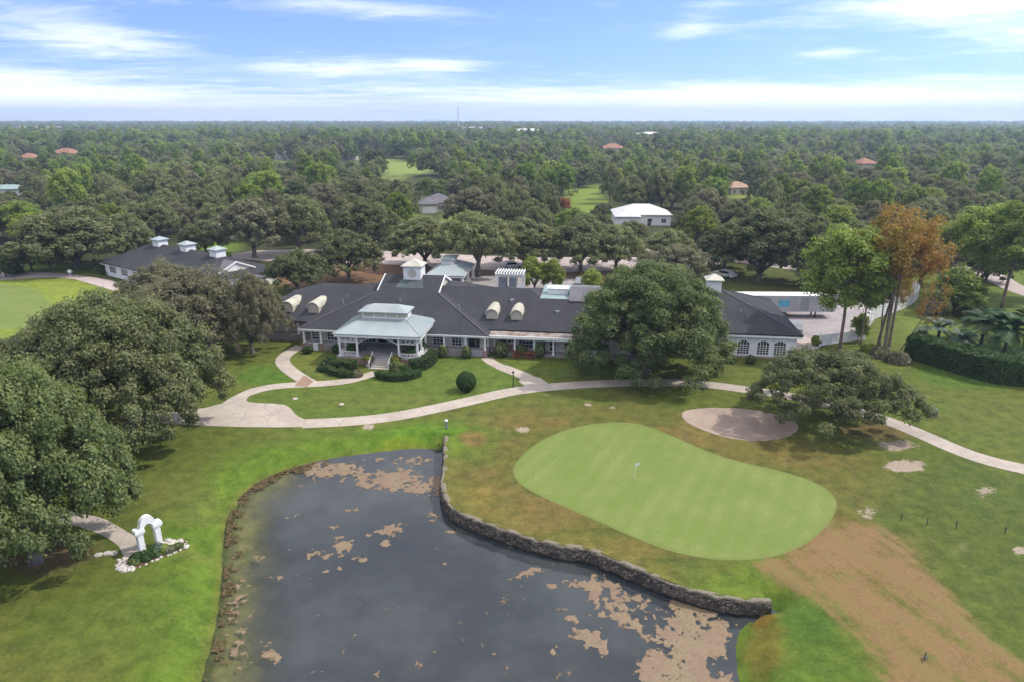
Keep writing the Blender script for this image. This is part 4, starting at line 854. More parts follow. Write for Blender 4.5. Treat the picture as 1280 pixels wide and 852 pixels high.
# ------------------------------------------------------------------ houses beyond
def house(name, label, px, py, L, D, h, rz, wm, rm, pitch=.36, garage=True, wing=None, nwin=3, detail=True, cat='house', group=None):
    x, y = G(px, py, 0); t = empty(name, (x, y, 0), rz, label, cat, group); o_ = .5
    def hip(x0, x1, y0, y1, e):
        mb = MB(); w_, d_ = (x1 - x0) / 2, (y1 - y0) / 2; k = min(w_, d_); zt = e + k * pitch
        c4 = [(x0, y0, e), (x1, y0, e), (x1, y1, e), (x0, y1, e)]
        if w_ >= d_: r0, r1 = (x0 + k, (y0 + y1) / 2, zt), (x1 - k + .002, (y0 + y1) / 2, zt); fs = [(0, 1, 5, 4), (1, 2, 5), (2, 3, 4, 5), (3, 0, 4)]
        else: r0, r1 = ((x0 + x1) / 2, y0 + k, zt), ((x0 + x1) / 2, y1 - k, zt); fs = [(0, 1, 4), (1, 2, 5, 4), (2, 3, 5), (3, 0, 4, 5)]
        mb.add(c4 + [r0, r1] + [(a, b, e - .2) for a, b, _ in c4], fs + [(9, 8, 7, 6), (6, 7, 1, 0), (7, 8, 2, 1), (8, 9, 3, 2), (9, 6, 0, 3)]); return mb.build('roof', M[rm], t)
    mb = MB(); mb.box(-L / 2, L / 2, 0, D, 0, h - .1); mb.build('wall', M[wm], t); hip(-L / 2 - o_, L / 2 + o_, -o_, D + o_, h)
    if wing:
        x0, x1, y0 = wing; mb = MB(); mb.box(x0, x1, y0, 1, 0, h - .12); mb.build('wall', M[wm], t); hip(x0 - o_, x1 + o_, y0 - o_, (x1 - x0) * .8, h - .03)
        if garage: mb = MB(); mb.box(x0 + .8, x1 - .8, y0 - .06, y0 + .02, 0, 2.2); mb.build('garage_door', M['white'], t)
    for i in range(nwin):
        xx = -L / 2 + L * (i + .5) / nwin
        if wing and wing[0] - 1 < xx < wing[1] + 1: continue
        window(t, xx - .7, xx + .7, .9, 2.1, 0, 2, 2)
    mb = MB(); xd = -L / 2 + L * .62
    if not (wing and wing[0] - 1 < xd < wing[1] + 1): mb.box(xd - .5, xd + .5, -.05, .02, 0, 2.05); mb.build('door', M['darkwood'], t)
    return t
house('white_roofed_house', 'white house with wide white tiled roof beyond the car park', 803, 282, 17, 12, 3.3, -.06, 'stucco', 'roofwhite', .40, True, (-8.5, -1.5, -4.5), 4)
house('grey_roofed_house', 'cream house with grey hipped roof among trees left of centre', 551, 265, 11, 10, 3.2, .25, 'cream', 'roofgrey', .5, True, (-7.5, -1.5, -3), 3)
house('tan_house', 'small tan house with pale brown roof in front of a tall pine', 926, 244, 10, 8, 3.2, .3, 'cream', 'rooftan', .5, False, None, 3)
house('peach_house', 'peach roofed house peeping out of the trees left of the bright field', 430, 201, 18, 12, 4, 0, 'cream', 'rooftan', .4, False, None, 3)
house('pink_roofed_house', 'pale pink roofed house far left of the bright field', 354, 200, 14, 12, 5.5, .2, 'cream', 'rooftan', .5, False, None, 3)
house('orange_roofed_house', 'orange tiled house in woods at far left, larger of two', 76, 201, 20, 14, 5.5, -.2, 'cream', 'rooforange', .5, False, None, 3)
house('orange_roofed_house', 'small orange tiled house in woods near the left edge', 34, 207, 13, 11, 5.2, .1, 'cream', 'rooforange', .5, False, None, 2)
house('terracotta_roofed_house', 'terracotta roofed house far off right of the tower', 767, 196, 22, 16, 7, .0, 'cream', 'rooforange', .45, False, None, 3)
house('terracotta_roofed_house', 'terracotta roofed house half hidden in the woods at right', 1086, 219, 11, 11, 6.5, .2, 'cream', 'rooforange', .5, False, None, 2)
house('long_white_shed', 'long white flat building near the left horizon', 45, 167, 110, 30, 14, 0, 'white', 'roofwhite', .05, False, None, 0, cat='building')
house('white_warehouse', 'white warehouse roof near the horizon right of the tower', 598, 168, 70, 30, 14, 0, 'white', 'roofwhite', .08, False, None, 0, cat='building')
house('grey_warehouse', 'grey roofed warehouse near the horizon beside the white one', 659, 177, 50, 30, 15, 0, 'white', 'roofwhite', .2, False, None, 0, cat='building')
house('cream_store', 'cream low building near the horizon in the middle right', 815, 181, 36, 24, 13, 0, 'cream', 'roofwhite', .2, False, None, 0, cat='building')
house('pool_house', 'pale blue grey roofed building at the left edge', -6, 250, 22, 12, 4.2, .2, 'stucco', 'teal', .2, False, None, 3, cat='building')
house('far_white_house', 'tiny white house far off beside the pale mast', 748, 177, 12, 10, 12, 0, 'white', 'roofwhite', .4, False, None, 0)

# radio tower and masts
def mast(name, px, base_y, top_y, Y, w_, label, m='tower'):
    x = (px - 640) / F * Y / (c_ - (base_y - 426) / F * s_) ; zt = atY(px, top_y, Y)[2]; t = empty(name, (x, Y, 0), 0, label, 'tower')
    leg = []
    for k in range(3):
        a = k * 2.094; mb = MB(); mb.tube([(w_ * math.cos(a), w_ * math.sin(a), 0), (w_ * .55 * math.cos(a), w_ * .55 * math.sin(a), zt)], [w_ * .3, w_ * .22], 5); mb.build('leg', M[m], t)
    mb = MB(); n = 14
    for i in range(n):
        z0, z1 = zt * i / n, zt * (i + 1) / n
        for k in range(3):
            a0, a1 = k * 2.094, (k + 1) * 2.094; q = lambda a, z: ((1 - .45 * z / zt) * w_ * math.cos(a), (1 - .45 * z / zt) * w_ * math.sin(a), z); mb.bar(q(a0, z0), q(a1, z1), w_ * .18)
    mb.build('bracing', M[m], t); mb = MB(); mb.tube([(0, 0, zt), (0, 0, zt * 1.06)], [w_ * .2, w_ * .1], 5); mb.build('antenna', M[m], t)
mast('radio_tower', 573, 168, 134, 1500, 1.7, 'tall thin pale radio tower rising above the horizon')
mast('cell_mast', 767, 172, 155, 1400, 1.1, 'short pale mast just under the horizon right of the radio tower')
mast('cell_mast', 838, 172, 157, 1500, .5, 'thin faint mast under the horizon, right of the other masts')

# ------------------------------------------------------------------ trailers, fence, gate
def trailer(x, y, rz, L, lab, logo=True, zt=3.75):
    t = empty('semi_trailer', (x, y, 0), rz, lab, 'trailer', 'semi trailers parked in the service yard')
    mb = MB(); mb.box(-L, 0, 0, 2.5, 1.15, zt); n = 24
    for i in range(n): xx = -L + .3 + (L - .6) * i / n; mb.box(xx, xx + .06, -.025, .0, 1.3, zt - .07)
    mb.box(-L, 0, -.03, -.026 + .03, 1.12, 1.28); mb.build('body', M['trailer'], t)
    mb = MB(); mb.box(-L - .02, .02, -.02, 2.52, zt + .003, zt + .08); mb.build('roof', M['white'], t)
    if logo:
        mb = MB(); mb.box(-L + 5.4, -L + 7.1, -.06, -.028, 1.95, 3.05); o = mb.build('blue_logo', M['blue'], t)
        mb = MB(); mb.box(-L + 9.0, -L + 10.3, -.06, -.028, 1.4, 3.5); mb.build('side_door', M['greymetal'], t)
    mb = MB(); mb.box(-L + .5, -.3, .8, 1.7, .95, 1.2); mb.build('chassis', M['dark'], t)
    for xx in (-L + 1.4, -L + 2.7):
        for yy in (.0, 2.1): mb = MB(); mb.v = []; mb.lathe([(.2, 0), (.5, .02), (.5, .38), (.2, .4)], 16); mb.v = [(xx + a, yy + c, .5 + b) for a, b, c in mb.v]; mb.build('wheel', M['tyre'], t)
    for yy in (.4, 2.0): mb = MB(); mb.box(-3.0, -2.8, yy, yy + .15, .05, 1.0); mb.box(-3.15, -2.65, yy - .1, yy + .25, 0, .06); mb.build('landing_gear', M['dark'], t)
    return t
tx, ty = G(1042, 398.5, 0); trailer(tx, ty, -.02, 14.6, 'silver semi trailer with white roof and a blue square on its side')
tx2, ty2 = G(1012, 390, 0); trailer(tx - 5.5, ty + 2.75, -.02, 12.2, 'second white roofed trailer parked just behind the silver one', False, 3.1)
fl = resample(smooth_line(GP([(1080, 412), (1090, 399), (1114, 393), (1132, 385.5), (1144, 378), (1148, 371), (1143, 365), (1131, 361.5)]), 2), 2.4)
fe = empty('white_fence', (fl[0][0], fl[0][1], 0), 0, 'curved white board fence round the back of the service yard', 'fence')
for i in range(len(fl) - 1):
    a = np.array((*(fl[i] - fl[0]), 0)); b = np.array((*(fl[i + 1] - fl[0]), 0)); d = (b - a) / np.linalg.norm(b - a)
    mb = MB(); n = 12
    for k in range(n): p = a + (b - a) * (k + .08) / n; q = a + (b - a) * (k + .92) / n; mb.bar((p[0], p[1], 1.0), (q[0], q[1], 1.0), .04, 1.75)
    mb.bar((a[0], a[1], 1.93), (b[0], b[1], 1.93), .09, .1); mb.bar((a[0], a[1], .15), (b[0], b[1], .15), .08, .1); mb.build('panel', M['white'], fe)
    mb = MB(); mb.box(a[0] - .08, a[0] + .08, a[1] - .08, a[1] + .08, 0, 2.1); mb.build('post', M['white'], fe)
g0 = np.array(G(1025, 432.5)); g1 = np.array(G(1079, 425)); gt_ = empty('white_gate', (*g0, 0), math.atan2(*(g1 - g0)[::-1]), 'white double gate with diagonal cross braces in front of the yard', 'gate')
Lg = np.linalg.norm(g1 - g0)
for a, b in ((0, Lg / 2 - .05), (Lg / 2 + .05, Lg)):
    mb = MB(); mb.box(a, b, -.02, .02, .15, 1.6)
    for z in (.15, 1.5): mb.box(a, b, -.07, -.021, z, z + .14)
    mb.box(a, a + .14, -.07, -.021, .29, 1.5); mb.box(b - .14, b, -.07, -.021, .29, 1.5); md = (a + b) / 2; mb.box(md - .06, md + .06, -.07, -.021, .29, 1.5)
    for p, q in ((a + .14, md - .06), (md + .06, b - .14)): mb.bar((p, -.05, .29), (q, -.05, 1.5), .05, .1); mb.bar((p, -.06, 1.5), (q, -.06, .29), .05, .1)
    mb.build('leaf', M['white'], gt_)
for a in (-.12, Lg + .12): mb = MB(); mb.box(a - .1, a + .1, -.1, .1, 0, 1.85); mb.build('post', M['white'], gt_)
# parked pick-up beside the right building
def car(name, x, y, rz, m, lab):
    t = empty(name, (x, y, 0), rz, lab, 'car')
    mb = MB(); mb.prism([(-2.4, .45), (2.4, .45), (2.45, .8), (2.2, 1.0), (1.1, 1.05), (.5, 1.6), (-1.2, 1.62), (-1.9, 1.08), (-2.45, 1.0)], -.9, .9); mb.build('body', m, t)
    mb = MB(); mb.prism([(.98, 1.07), (.46, 1.52), (-1.15, 1.54), (-1.75, 1.1)], -.91, .91); mb.build('window', M['glass'], t)
    for xx in (-1.5, 1.5):
        for yy in (-.93, .73): mb = MB(); mb.lathe([(.2, 0), (.34, .01), (.34, .19), (.2, .2)], 14); mb.v = [(xx + a, yy + c, .34 + b) for a, b, c in mb.v]; mb.build('wheel', M['tyre'], t)
    for yy in (-.6, .6): mb = MB(); mb.box(2.38, 2.46, yy - .15, yy + .15, .72, .85); mb.build('headlight', M['white'], t)
cx, cy = G(994, 420, 0); car('parked_car', cx + 1.0, cy + 2.5, 1.2, M['greymetal'], 'grey car parked in the yard beside the right end of the clubhouse')
for k, (px_, py_, mm, lb2) in enumerate([(640, 336, 'white', 'white car parked in the pale lot behind the entrance pavilion'), (726, 357, 'greymetal', 'grey car parked behind the clubhouse beside the young bright trees'), (905, 347, 'white', 'white car in the car park right of the small cupola')]):
    cx, cy = G(px_, py_); car('parked_car', cx, cy, .3 + k, M[mm], lb2)

# ------------------------------------------------------------------ white arch with its stone ringed bed
a0 = np.array(G(178.5, 691)); a1 = np.array(G(199.5, 681)); dv = a1 - a0; half = np.linalg.norm(dv) / 2; mid = (a0 + a1) / 2
arc = empty('garden_arch', (*mid, 0), math.atan2(dv[1], dv[0]), 'white plaster garden arch with curved top beside the stone ringed bed', 'arch')
hw = half + .22; hi = half - .2; n = 14
out = [(-hw, 0), (-hw, 1.85), (-hw * .80, 2.0)] + [(-hw * .80 + .12 * (1 - math.cos(t)) , 2.0 + .25 * math.sin(t)) for t in (.8, 1.5)]
top = [(hw * .66 * math.cos(math.pi - math.pi * i / n), 2.22 + .72 * math.sin(math.pi * i / n)) for i in range(n + 1)]
inn = [(hi * math.cos(math.pi * i / n), 1.55 + .75 * math.sin(math.pi * i / n)) for i in range(n + 1)]
mb = MB(); nt = len(top)
outl = [(-hw * .98, 0), (-hw * .98, 1.9)] + top + [(hw * .98, 1.9), (hw * .98, 0)]; inl = [(-hi, 0), (-hi, 1.5)] + inn[::-1] + [(hi, 1.5), (hi, 0)]
for i in range(len(outl) - 1): mb.prism([outl[i], outl[i + 1], inl[i + 1], inl[i]], -.2, .2)
mb.build('arch_body', M['stucco'], arc)
for s in (-1, 1):
    mb = MB(); xx = s * (half + .02); mb.box(xx - .36, xx + .36, -.3, .3, 1.82, 1.98); mb.box(xx - .30, xx + .30, -.26, .26, 1.70, 1.815); mb.box(xx - .33, xx + .33, -.27, .27, 1.985, 2.12); mb.build('capital', M['stucco'], arc)
    mb = MB(); mb.box(xx - .27, xx + .27, -.25, .25, 0, .2); mb.build('base', M['stucco'], arc)

# ================================================================== VEGETATION
def unit(a): return a / (np.linalg.norm(a, axis=-1, keepdims=True) + 1e-9)
def leafquads(P, N, size, aspect, r):
    """one small leaf-spray quad at each point, facing roughly along N"""
    n = len(P); A = r.normal(size=(n, 3)); T1 = unit(np.cross(N, A)); T2 = np.cross(N, T1)
    s = size * (.6 + .8 * r.random(n))[:, None]; a = T1 * s * .5 * aspect; b = T2 * s * .5; k = (r.random((n, 1)) - .5) * .5
    V = np.stack([P - a - b * .25, P + a * k - b, P + a + b * .25, P + a * k * -1 + b + N * s * .12], 1).reshape(-1, 3)
    return V, np.arange(4 * n).reshape(-1, 4)
def blob_leaves(Cn, Rb, per, size, r, aspect=1.3, squash=.8, jit=.75, shell=.35):
    m = len(Cn); D = unit(r.normal(size=(m, per, 3))); D[..., 2] += .15; D = unit(D)
    ph = r.random((m, 1, 3)) * 6.28
    lump = 1 + .22 * np.sin(D[..., 0] * 3.1 + ph[..., 0]) * np.sin(D[..., 1] * 3.7 + ph[..., 1]) + .15 * np.sin(D[..., 2] * 5 + D[..., 0] * 4 + ph[..., 2])
    rad = Rb[:, None] * lump * (1 - shell * r.random((m, per)) ** 2)
    stray = r.random((m, per)) < .22; rad = rad * np.where(stray, 1 + .55 * r.random((m, per)), 1)
    P = Cn[:, None, :] + D * rad[..., None] * np.array((1, 1, squash)); P[..., 2] -= np.where(stray & (D[..., 2] < .2), Rb[:, None] * .7 * r.random((m, per)) ** 2, 0)
    N = unit(D + r.normal(size=D.shape) * jit * .8 + np.array((0, 0, .55)))
    tb = r.random(m) * .45
    tone = np.clip(tb[:, None] + .45 * r.random((m, per)) + .12 * D[..., 2], 0, 1)
    V, Fq = leafquads(P.reshape(-1, 3), N.reshape(-1, 3), size, aspect, r)
    return V, Fq, np.repeat(tone.ravel(), 4)
def crown_mesh(name, m, R, zb, zt, nb, per, size, seed, rb=(.16, .30), droop=0.0, flat=1.0, gap=.0, fill=.3, aspect=1.3, xoff=0.0):
    r = np.random.default_rng(seed); Cn = []; Rb = []
    lob = r.random(8) * 6.28
    while len(Cn) < nb:
        a = r.random() * 6.28; u = r.random()
        rr = math.sqrt(u) if r.random() > fill else u * .8
        edge = 1 + .09 * math.sin(3 * a + lob[0]) + .08 * math.sin(5 * a + lob[1]) + .06 * math.sin(8 * a + lob[2])
        x, y = rr * math.cos(a) * R * .84 * edge, rr * math.sin(a) * R * .84 * edge
        dome = (1 - (rr * .96) ** (2.0 * flat)) ** .6
        lowz = zb + (zt - zb) * .10 * (1 - rr) - droop * rr ** 2
        hi = zb + (zt - zb) * (.16 + .72 * dome) - droop * rr ** 3
        t = r.random() ** (.45)
        z = lowz + (hi - lowz) * t + r.normal() * .03 * (zt - zb)
        if gap and r.random() < gap and rr > .3: continue
        Cn.append((x, y, z)); Rb.append(R * (rb[0] + (rb[1] - rb[0]) * r.random() ** 1.5) * (1.1 - .35 * rr))
    Cn = np.array(Cn); Rb = np.array(Rb)
    V, Fq, tone = blob_leaves(Cn, Rb, per, size, r, aspect)
    sh_ = np.array([(np.percentile(V[:, k], .1) + np.percentile(V[:, k], 99.9)) / 2 for k in (0, 1)])
    for A in (V, Cn): A[:, :2] -= sh_
    kz = (zt - zb * .5) / (np.percentile(V[:, 2], 99.7) - zb * .5); kr = R / np.percentile(np.hypot(V[:, 0], V[:, 1]), 99.6)
    for A in (V, Cn): A[:, 2] = zb * .5 + (A[:, 2] - zb * .5) * kz; A[:, :2] *= kr; A[:, 0] += xoff
    return npmesh(name, V, Fq, m, {'tone': tone}), Cn
def trunk_mesh(name, m, R, zb, zt, Cn, seed, r0, nl=9, lean=0.0, fork=.30):
    r = random.Random(seed); mb = MB(); zf = zb * .55 + zt * .06
    mb.tube([(0, 0, -.15), (0, 0, .25), (r.uniform(-.1, .1), .05, zf * .5), (r.uniform(-.2, .2), r.uniform(-.2, .2), zf)], [r0 * 1.5, r0 * 1.1, r0 * .9, r0 * .85], 9)
    order = sorted(range(len(Cn)), key=lambda i: r.random()); picks = []
    for i in order:
        a = math.atan2(Cn[i][1], Cn[i][0])
        if all(abs((a - b + math.pi) % (2 * math.pi) - math.pi) > .35 for b in picks) and math.hypot(*Cn[i][:2]) > R * .35: picks.append(a)
        else: continue
        x, y, z = Cn[i]; mx, my = x * .45 + r.uniform(-.4, .4), y * .45 + r.uniform(-.4, .4); mz = zf + (z - zf) * .55
        mb.tube([(0, 0, zf * .82), (mx * .45, my * .45, zf + (mz - zf) * .45), (mx, my, mz), (x, y, z)], [r0 * .62, r0 * .5, r0 * .34, r0 * .1], 6)
        for k in range(2):
            qx, qy, qz = mx + r.uniform(-1, 1) * R * .3, my + r.uniform(-1, 1) * R * .3, mz + r.uniform(.0, .25) * (zt - zb); mb.tube([(mx, my, mz), ((mx + qx) / 2, (my + qy) / 2, (mz + qz) / 2 + .2), (qx, qy, qz)], [r0 * .28, r0 * .18, r0 * .06], 5)
        if len(picks) >= nl: break
    return mb.mesh(name, m, True)
class Kind:
    def __init__(s, name, trunk, crown, R, Hh): s.name, s.trunk, s.crown, s.R, s.H = name, trunk, crown, R, Hh
def oakkind(name, m, R, Hh, nb, per, size, seed, zb=None, bark='bark', r0=None, **kw):
    zb = Hh * .26 if zb is None else zb
    cm, Cn = crown_mesh('crown', M[m], R, zb, Hh, nb, per, size, seed, **kw)
    return Kind(name, trunk_mesh('trunk', M[bark], R, zb, Hh, Cn, seed, r0 or R * .055), cm, R, Hh)
def pinekind(name, m, R, Hh, seed, nb=46, per=130, size=.42, base=.48, bark='pinebark', nst=1):
    r = np.random.default_rng(seed); Cn = []; mb = MB()
    for s in range(nst):
        ox, oy = (r.normal(size=2) * .45 * (nst > 1)); tx_, ty_ = ox + r.normal() * (.5 if nst == 1 else 1.6), oy + r.normal() * (.4 if nst == 1 else 1.2); hh = Hh * (1 - .08 * s)
        pt = lambda t: np.array((ox + (tx_ - ox) * t ** 1.3 + .15 * math.sin(4 * t + s), oy + (ty_ - oy) * t ** 1.3, hh * t * .97))
        mb.tube([pt(t) if t else pt(0) - np.array((0, 0, .2)) for t in (0, .1, .3, .5, .7, .85, 1)], [R * .052, R * .043, R * .038, R * .032, R * .024, R * .016, .03], 8)
        for i in range(nb // nst):
            t = base + (1 - base) * (i + r.random()) / (nb // nst); p = pt(t); a = i * 2.4 + r.random(); q = (t - base) / (1 - base)
            reach = R * (.35 + .75 * math.sin(min(1, .25 + q) * 2.4)) * (.55 + .5 * r.random()) * (1 - .55 * max(0, q - .7) / .3)
            e = p + np.array((math.cos(a) * reach, math.sin(a) * reach, reach * (.12 + .35 * q) + .2)); mdl = (p + e) / 2 + np.array((0, 0, -.12 * reach))
            mb.tube([p, mdl, e], [R * .018, R * .014, .02], 4); Cn.append(e)
            if reach > R * .5: Cn.append((mdl + e) / 2 + r.normal(size=3) * .25)
    for t in (.35, .42): p = pt(t); a = r.random() * 6; mb.tube([p, p + np.array((math.cos(a) * .9, math.sin(a) * .9, -.1))], [.05, .02], 4)
    Cn = np.array(Cn); Rb = R * (.15 + .13 * r.random(len(Cn)))
    V, Fq, tone = blob_leaves(Cn, Rb, per, size, r, 1.0, .75, .9, .6)
    return Kind(name, mb.mesh('trunk', M[bark], True), npmesh('crown', V, Fq, M[m], {'tone': tone}), R, Hh)
def plant(k, x, y, R, Hh, rz, label, cat='tree', group=None, tilt=0, z=0, name=None):
    e = empty(name or k.name, (x, y, z), rz, label, cat, group); e.scale = (R / k.R, R / k.R, Hh / k.H)
    if tilt: e.rotation_euler = (0, tilt, rz)
    for nm, me in (('trunk', k.trunk), ('crown', k.crown)):
        if me: link(bpy.data.objects.new(nm, me), e)
    return e
def T_(k, px, py, top, halfw, label, rz=0.0, cat='tree', group=None, grow=1.0, **kw):
    x, y = G(px, py, 0); zc = y * c_ + H * s_; return plant(k, x, y, halfw / F * zc, atY(px, top, y)[2] * grow, rz, label, cat, group, **kw)

# hero trees
hA = oakkind('oak_tree', 'oakgreen', 8, 11, 440, 520, .145, 101, zb=2.2, rb=(.06, .15), droop=1.0, fill=.25)
hB = oakkind('oak_tree', 'oak', 10, 12, 500, 430, .16, 102, zb=3.2, rb=(.055, .135), droop=1.0, fill=.25)
hC = oakkind('oak_tree', 'oakgrey', 9, 11, 350, 300, .16, 103, zb=2.6, rb=(.05, .13), droop=.8, fill=.4)
hD = oakkind('oak_tree', 'oakgreen', 10, 14, 600, 400, .165, 104, zb=1.6, rb=(.055, .13), droop=1.4, flat=1.4, fill=.25)
hE = oakkind('oak_tree', 'oak', 10.5, 9, 270, 330, .16, 105, xoff=-3.0, zb=3.4, rb=(.045, .11), droop=1.5, fill=.2, r0=.62)
T_(hA, 45, 702, 470, 132, 'dense dark green oak at the lower left, beside the arch', .3)
T_(hA, -95, 660, 480, 120, 'green oak cut by the left edge of the photo', 1.7)
T_(hB, 166, 548, 372, 132, 'broad oak with thick trunk on the lawn left of the pond', .9)
T_(hC, 262, 432, 338, 106, 'sparse greyish oak with mossy crown in front of the golf shop', .4)
T_(hC, 316, 441, 343, 50, 'small mossy grey oak beside the left end of the clubhouse', 2.9)
T_(hB, 66, 512, 416, 100, 'olive green oak in front of the far left putting green', 2.2)
T_(hB, -40, 486, 424, 80, 'olive oak at the left edge beyond the dark one', 3.9)
T_(hC, 205, 392, 328, 66, 'mossy olive oak close in front of the golf shop wall', 1.9)
T_(hC, 188, 458, 366, 58, 'round olive oak just left of the golf shop front', 1.0)
T_(hD, 804, 467, 335, 114, 'huge dense oak standing in front of the clubhouse right wing', .5)
T_(hE, 1051, 520, 436, 116, 'wide low oak with thick trunk right of the bunker', .2)
# pines by the service yard
p1 = pinekind('pine_tree', 'pine', 4.2, 15, 201, 54, 260, .26, .42)
p2 = pinekind('pine_tree', 'pine', 4.6, 16, 202, 50, 240, .27, .5)
pd = pinekind('pine_tree', 'deadpine', 4.6, 17, 203, 54, 130, .24, .68, nst=3)
T_(p1, 1049, 437, 293, 46, 'tall bright green pine standing in front of the silver trailer', .4)
T_(p2, 1075, 432, 318, 24, 'slim green pine between the tall green and the rusty pine', 2.0)
T_(pd, 1104, 443, 268, 42, 'dying pine with orange red crown and several bare trunks', .5)
T_(pd, 1098, 436, 330, 22, 'small thin rusty pine against the white fence', 2.6)
T_(p2, 1216, 372, 264, 40, 'left one of two tall bright green pines at the right edge', 1.0)
T_(p1, 1252, 385, 262, 44, 'right one of two tall bright green pines at the right edge', 3.0)
T_(p2, 1290, 372, 268, 36, 'tall bright pine cut by the right edge of the photo', 4.4)
lt_ = pinekind('dead_tree', 'deadpine', 3.4, 11, 205, 18, 40, .25, .45, nst=1)
T_(lt_, 1122, 442, 356, 18, 'leaning dead tree with rusty foliage beside the hedge', .2, tilt=.5, grow=1.15)
# young bright trees
yb = oakkind('young_tree', 'bright', 3, 7.5, 46, 420, .18, 301, zb=1.0, rb=(.2, .36), fill=.5, flat=2.2)
T_(yb, 668, 363, 322, 20, 'left young yellow green tree behind the clubhouse', .2); T_(yb, 692, 363, 324, 17, 'right young yellow green tree behind the clubhouse', 1.4); T_(yb, 738, 372, 336, 18, 'light green young tree left of the huge oak top', 2.0)
T_(yb, 1192, 392, 335, 38, 'low yellow green tree beyond the curved white fence', 1.0)
T_(yb, 1072, 426, 392, 12, 'small bright leafy tree at the gate under the pines', 2.2)

# mid-distance kinds
mk = [oakkind('oak_tree', 'oak', 7, 11, 210, 150, .27, 401 + i, rb=(.08, .17), droop=.5, fill=.3) for i in range(3)]
mk += [oakkind('oak_tree', 'oakgrey', 7, 10.5, 180, 130, .27, 411, rb=(.075, .16), fill=.3)]
mk += [oakkind('oak_tree', 'darkoak', 6.5, 12, 200, 150, .27, 421, rb=(.08, .18), fill=.3, zb=1.5)]
mk += [oakkind('oak_tree', 'oak', 8, 11.5, 210, 150, .27, 425, rb=(.07, .15), zb=5.0, fill=.3)]
mbk = oakkind('broadleaf_tree', 'bright', 6, 12, 190, 140, .27, 431, rb=(.08, .18), fill=.3)
mp = [pinekind('pine_tree', 'pine', 4.6, 16, 441 + i, 40, 110, .42, .5) for i in range(2)]
for (px, py, top, hw, k, lab) in [
    (372, 366, 314, 46, 0, 'grey green oak just behind the left roof of the clubhouse'), (436, 352, 289, 46, 1, 'olive oak left of the big cupola, behind the clubhouse'),
    (598, 346, 266, 58, 5, 'spreading oak with visible trunk behind the entrance pavilion'), (532, 334, 272, 52, 2, 'broad oak beyond the car park left of the pavilion'),
    (655, 336, 275, 50, 1, 'oak beyond the car park above the plant enclosure'), (725, 340, 270, 48, 2, 'oak in the car park behind the huge oak, left side'), (770, 338, 282, 42, 0, 'oak in the car park behind the huge oak, middle'),
    (845, 356, 308, 46, 3, 'low oak behind the huge oak on the right'), (905, 336, 282, 40, 2, 'oak beyond the small right cupola'), (948, 352, 262, 62, 4, 'dark spreading oak behind the right roof'),
    (1012, 358, 272, 52, 1, 'dark oak behind the trailers'), (1070, 352, 282, 40, 2, 'oak behind the rusty pine, beyond the fence'),
    (98, 336, 262, 78, 0, 'large oak with visible trunk beyond the left putting green'), (158, 330, 268, 40, 1, 'oak beside the left end of the golf shop'), (40, 338, 292, 24, 4, 'small oak at far left beside the fairway'), (64, 340, 300, 20, 0, 'smaller round oak beside the large left oak'),
    (8, 346, 318, 20, 4, 'low dark bushy oak at the left edge by the path'), (258, 318, 276, 32, 1, 'round oak behind the shop cupolas'), (318, 322, 250, 52, 3, 'mossy grey oak between the golf shop and clubhouse'), (375, 318, 250, 44, 0, 'oak by the road behind the left roof'), (458, 312, 252, 40, 4, 'dark green oak beyond the car park left of the big cupola'),
    (790, 304, 277, 24, 1, 'oak in front of the white roofed house, left side'), (1150, 356, 302, 34, 3, 'grey oak behind the curved white fence'), (1232, 352, 310, 30, 4, 'dark tree under the tall right pines'), (590, 288, 236, 38, 3, 'isolated grey oak right of the grey roofed house'),
    (742, 292, 262, 18, 4, 'dark narrow oak left of the white roofed house'), (838, 326, 288, 36, 0, 'oak in front of the white roofed house, right side')]:
    T_(mk[k], px, py, top, hw, lab, px * .37)

# ------------------------------------------------------------------ the wood: nearest trees one by one, the rest as one mass
CLEAR = [(762, 254, 838, 290, 195), (524, 246, 566, 276, 225), (476, 197, 548, 224, 380), (914, 223, 938, 246, 280), (700, 232, 742, 264, 215), (562, 268, 590, 280, 210), (142, 290, 330, 345, 150), (1240, 350, 1280, 372, 140), (345, 194, 364, 204, 440), (424, 192, 448, 204, 440), (68, 186, 92, 193, 430), (26, 194, 42, 200, 390), (756, 180, 776, 188, 480), (1080, 206, 1094, 212, 330), (0, 232, 16, 240, 270), (1100, 336, 1140, 352, 170)]
OPEN = [GP(q) for q in [((440, 196), (480, 197), (522, 203), (565, 205), (560, 214), (520, 219), (490, 226), (474, 215)), ((-90, 315), (20, 318), (60, 332), (150, 330), (200, 333), (150, 345), (-120, 350)),
        ((270, 311), (420, 308), (640, 318), (780, 320), (900, 322), (900, 340), (270, 340)), ((700, 300), (760, 306), (850, 316), (960, 330), (960, 336), (850, 323), (700, 306)), ((700, 238), (750, 236), (748, 262), (720, 262)), ((757, 268), (850, 266), (850, 288), (757, 290)), ((520, 254), (590, 252), (592, 272), (515, 274)), ((100, 310), (300, 300), (330, 345), (110, 350))]]
cand = []
r = np.random.default_rng(99); Yr = 146.0; occupied = [o.location[:2] for o in bpy.data.objects if o.get('category') == 'tree']
cell = {}
def hit(x, y, d):
    i, j = int(x // 12), int(y // 12)
    for a in range(i - 2, i + 3):
        for b in range(j - 2, j + 3):
            for (u, v, e) in cell.get((a, b), ()):
                if (u - x) ** 2 + (v - y) ** 2 < (.5 * (d + e)) ** 2: return True
    return False
for x, y in occupied: cell.setdefault((int(x // 12), int(y // 12)), []).append((x, y, 13))
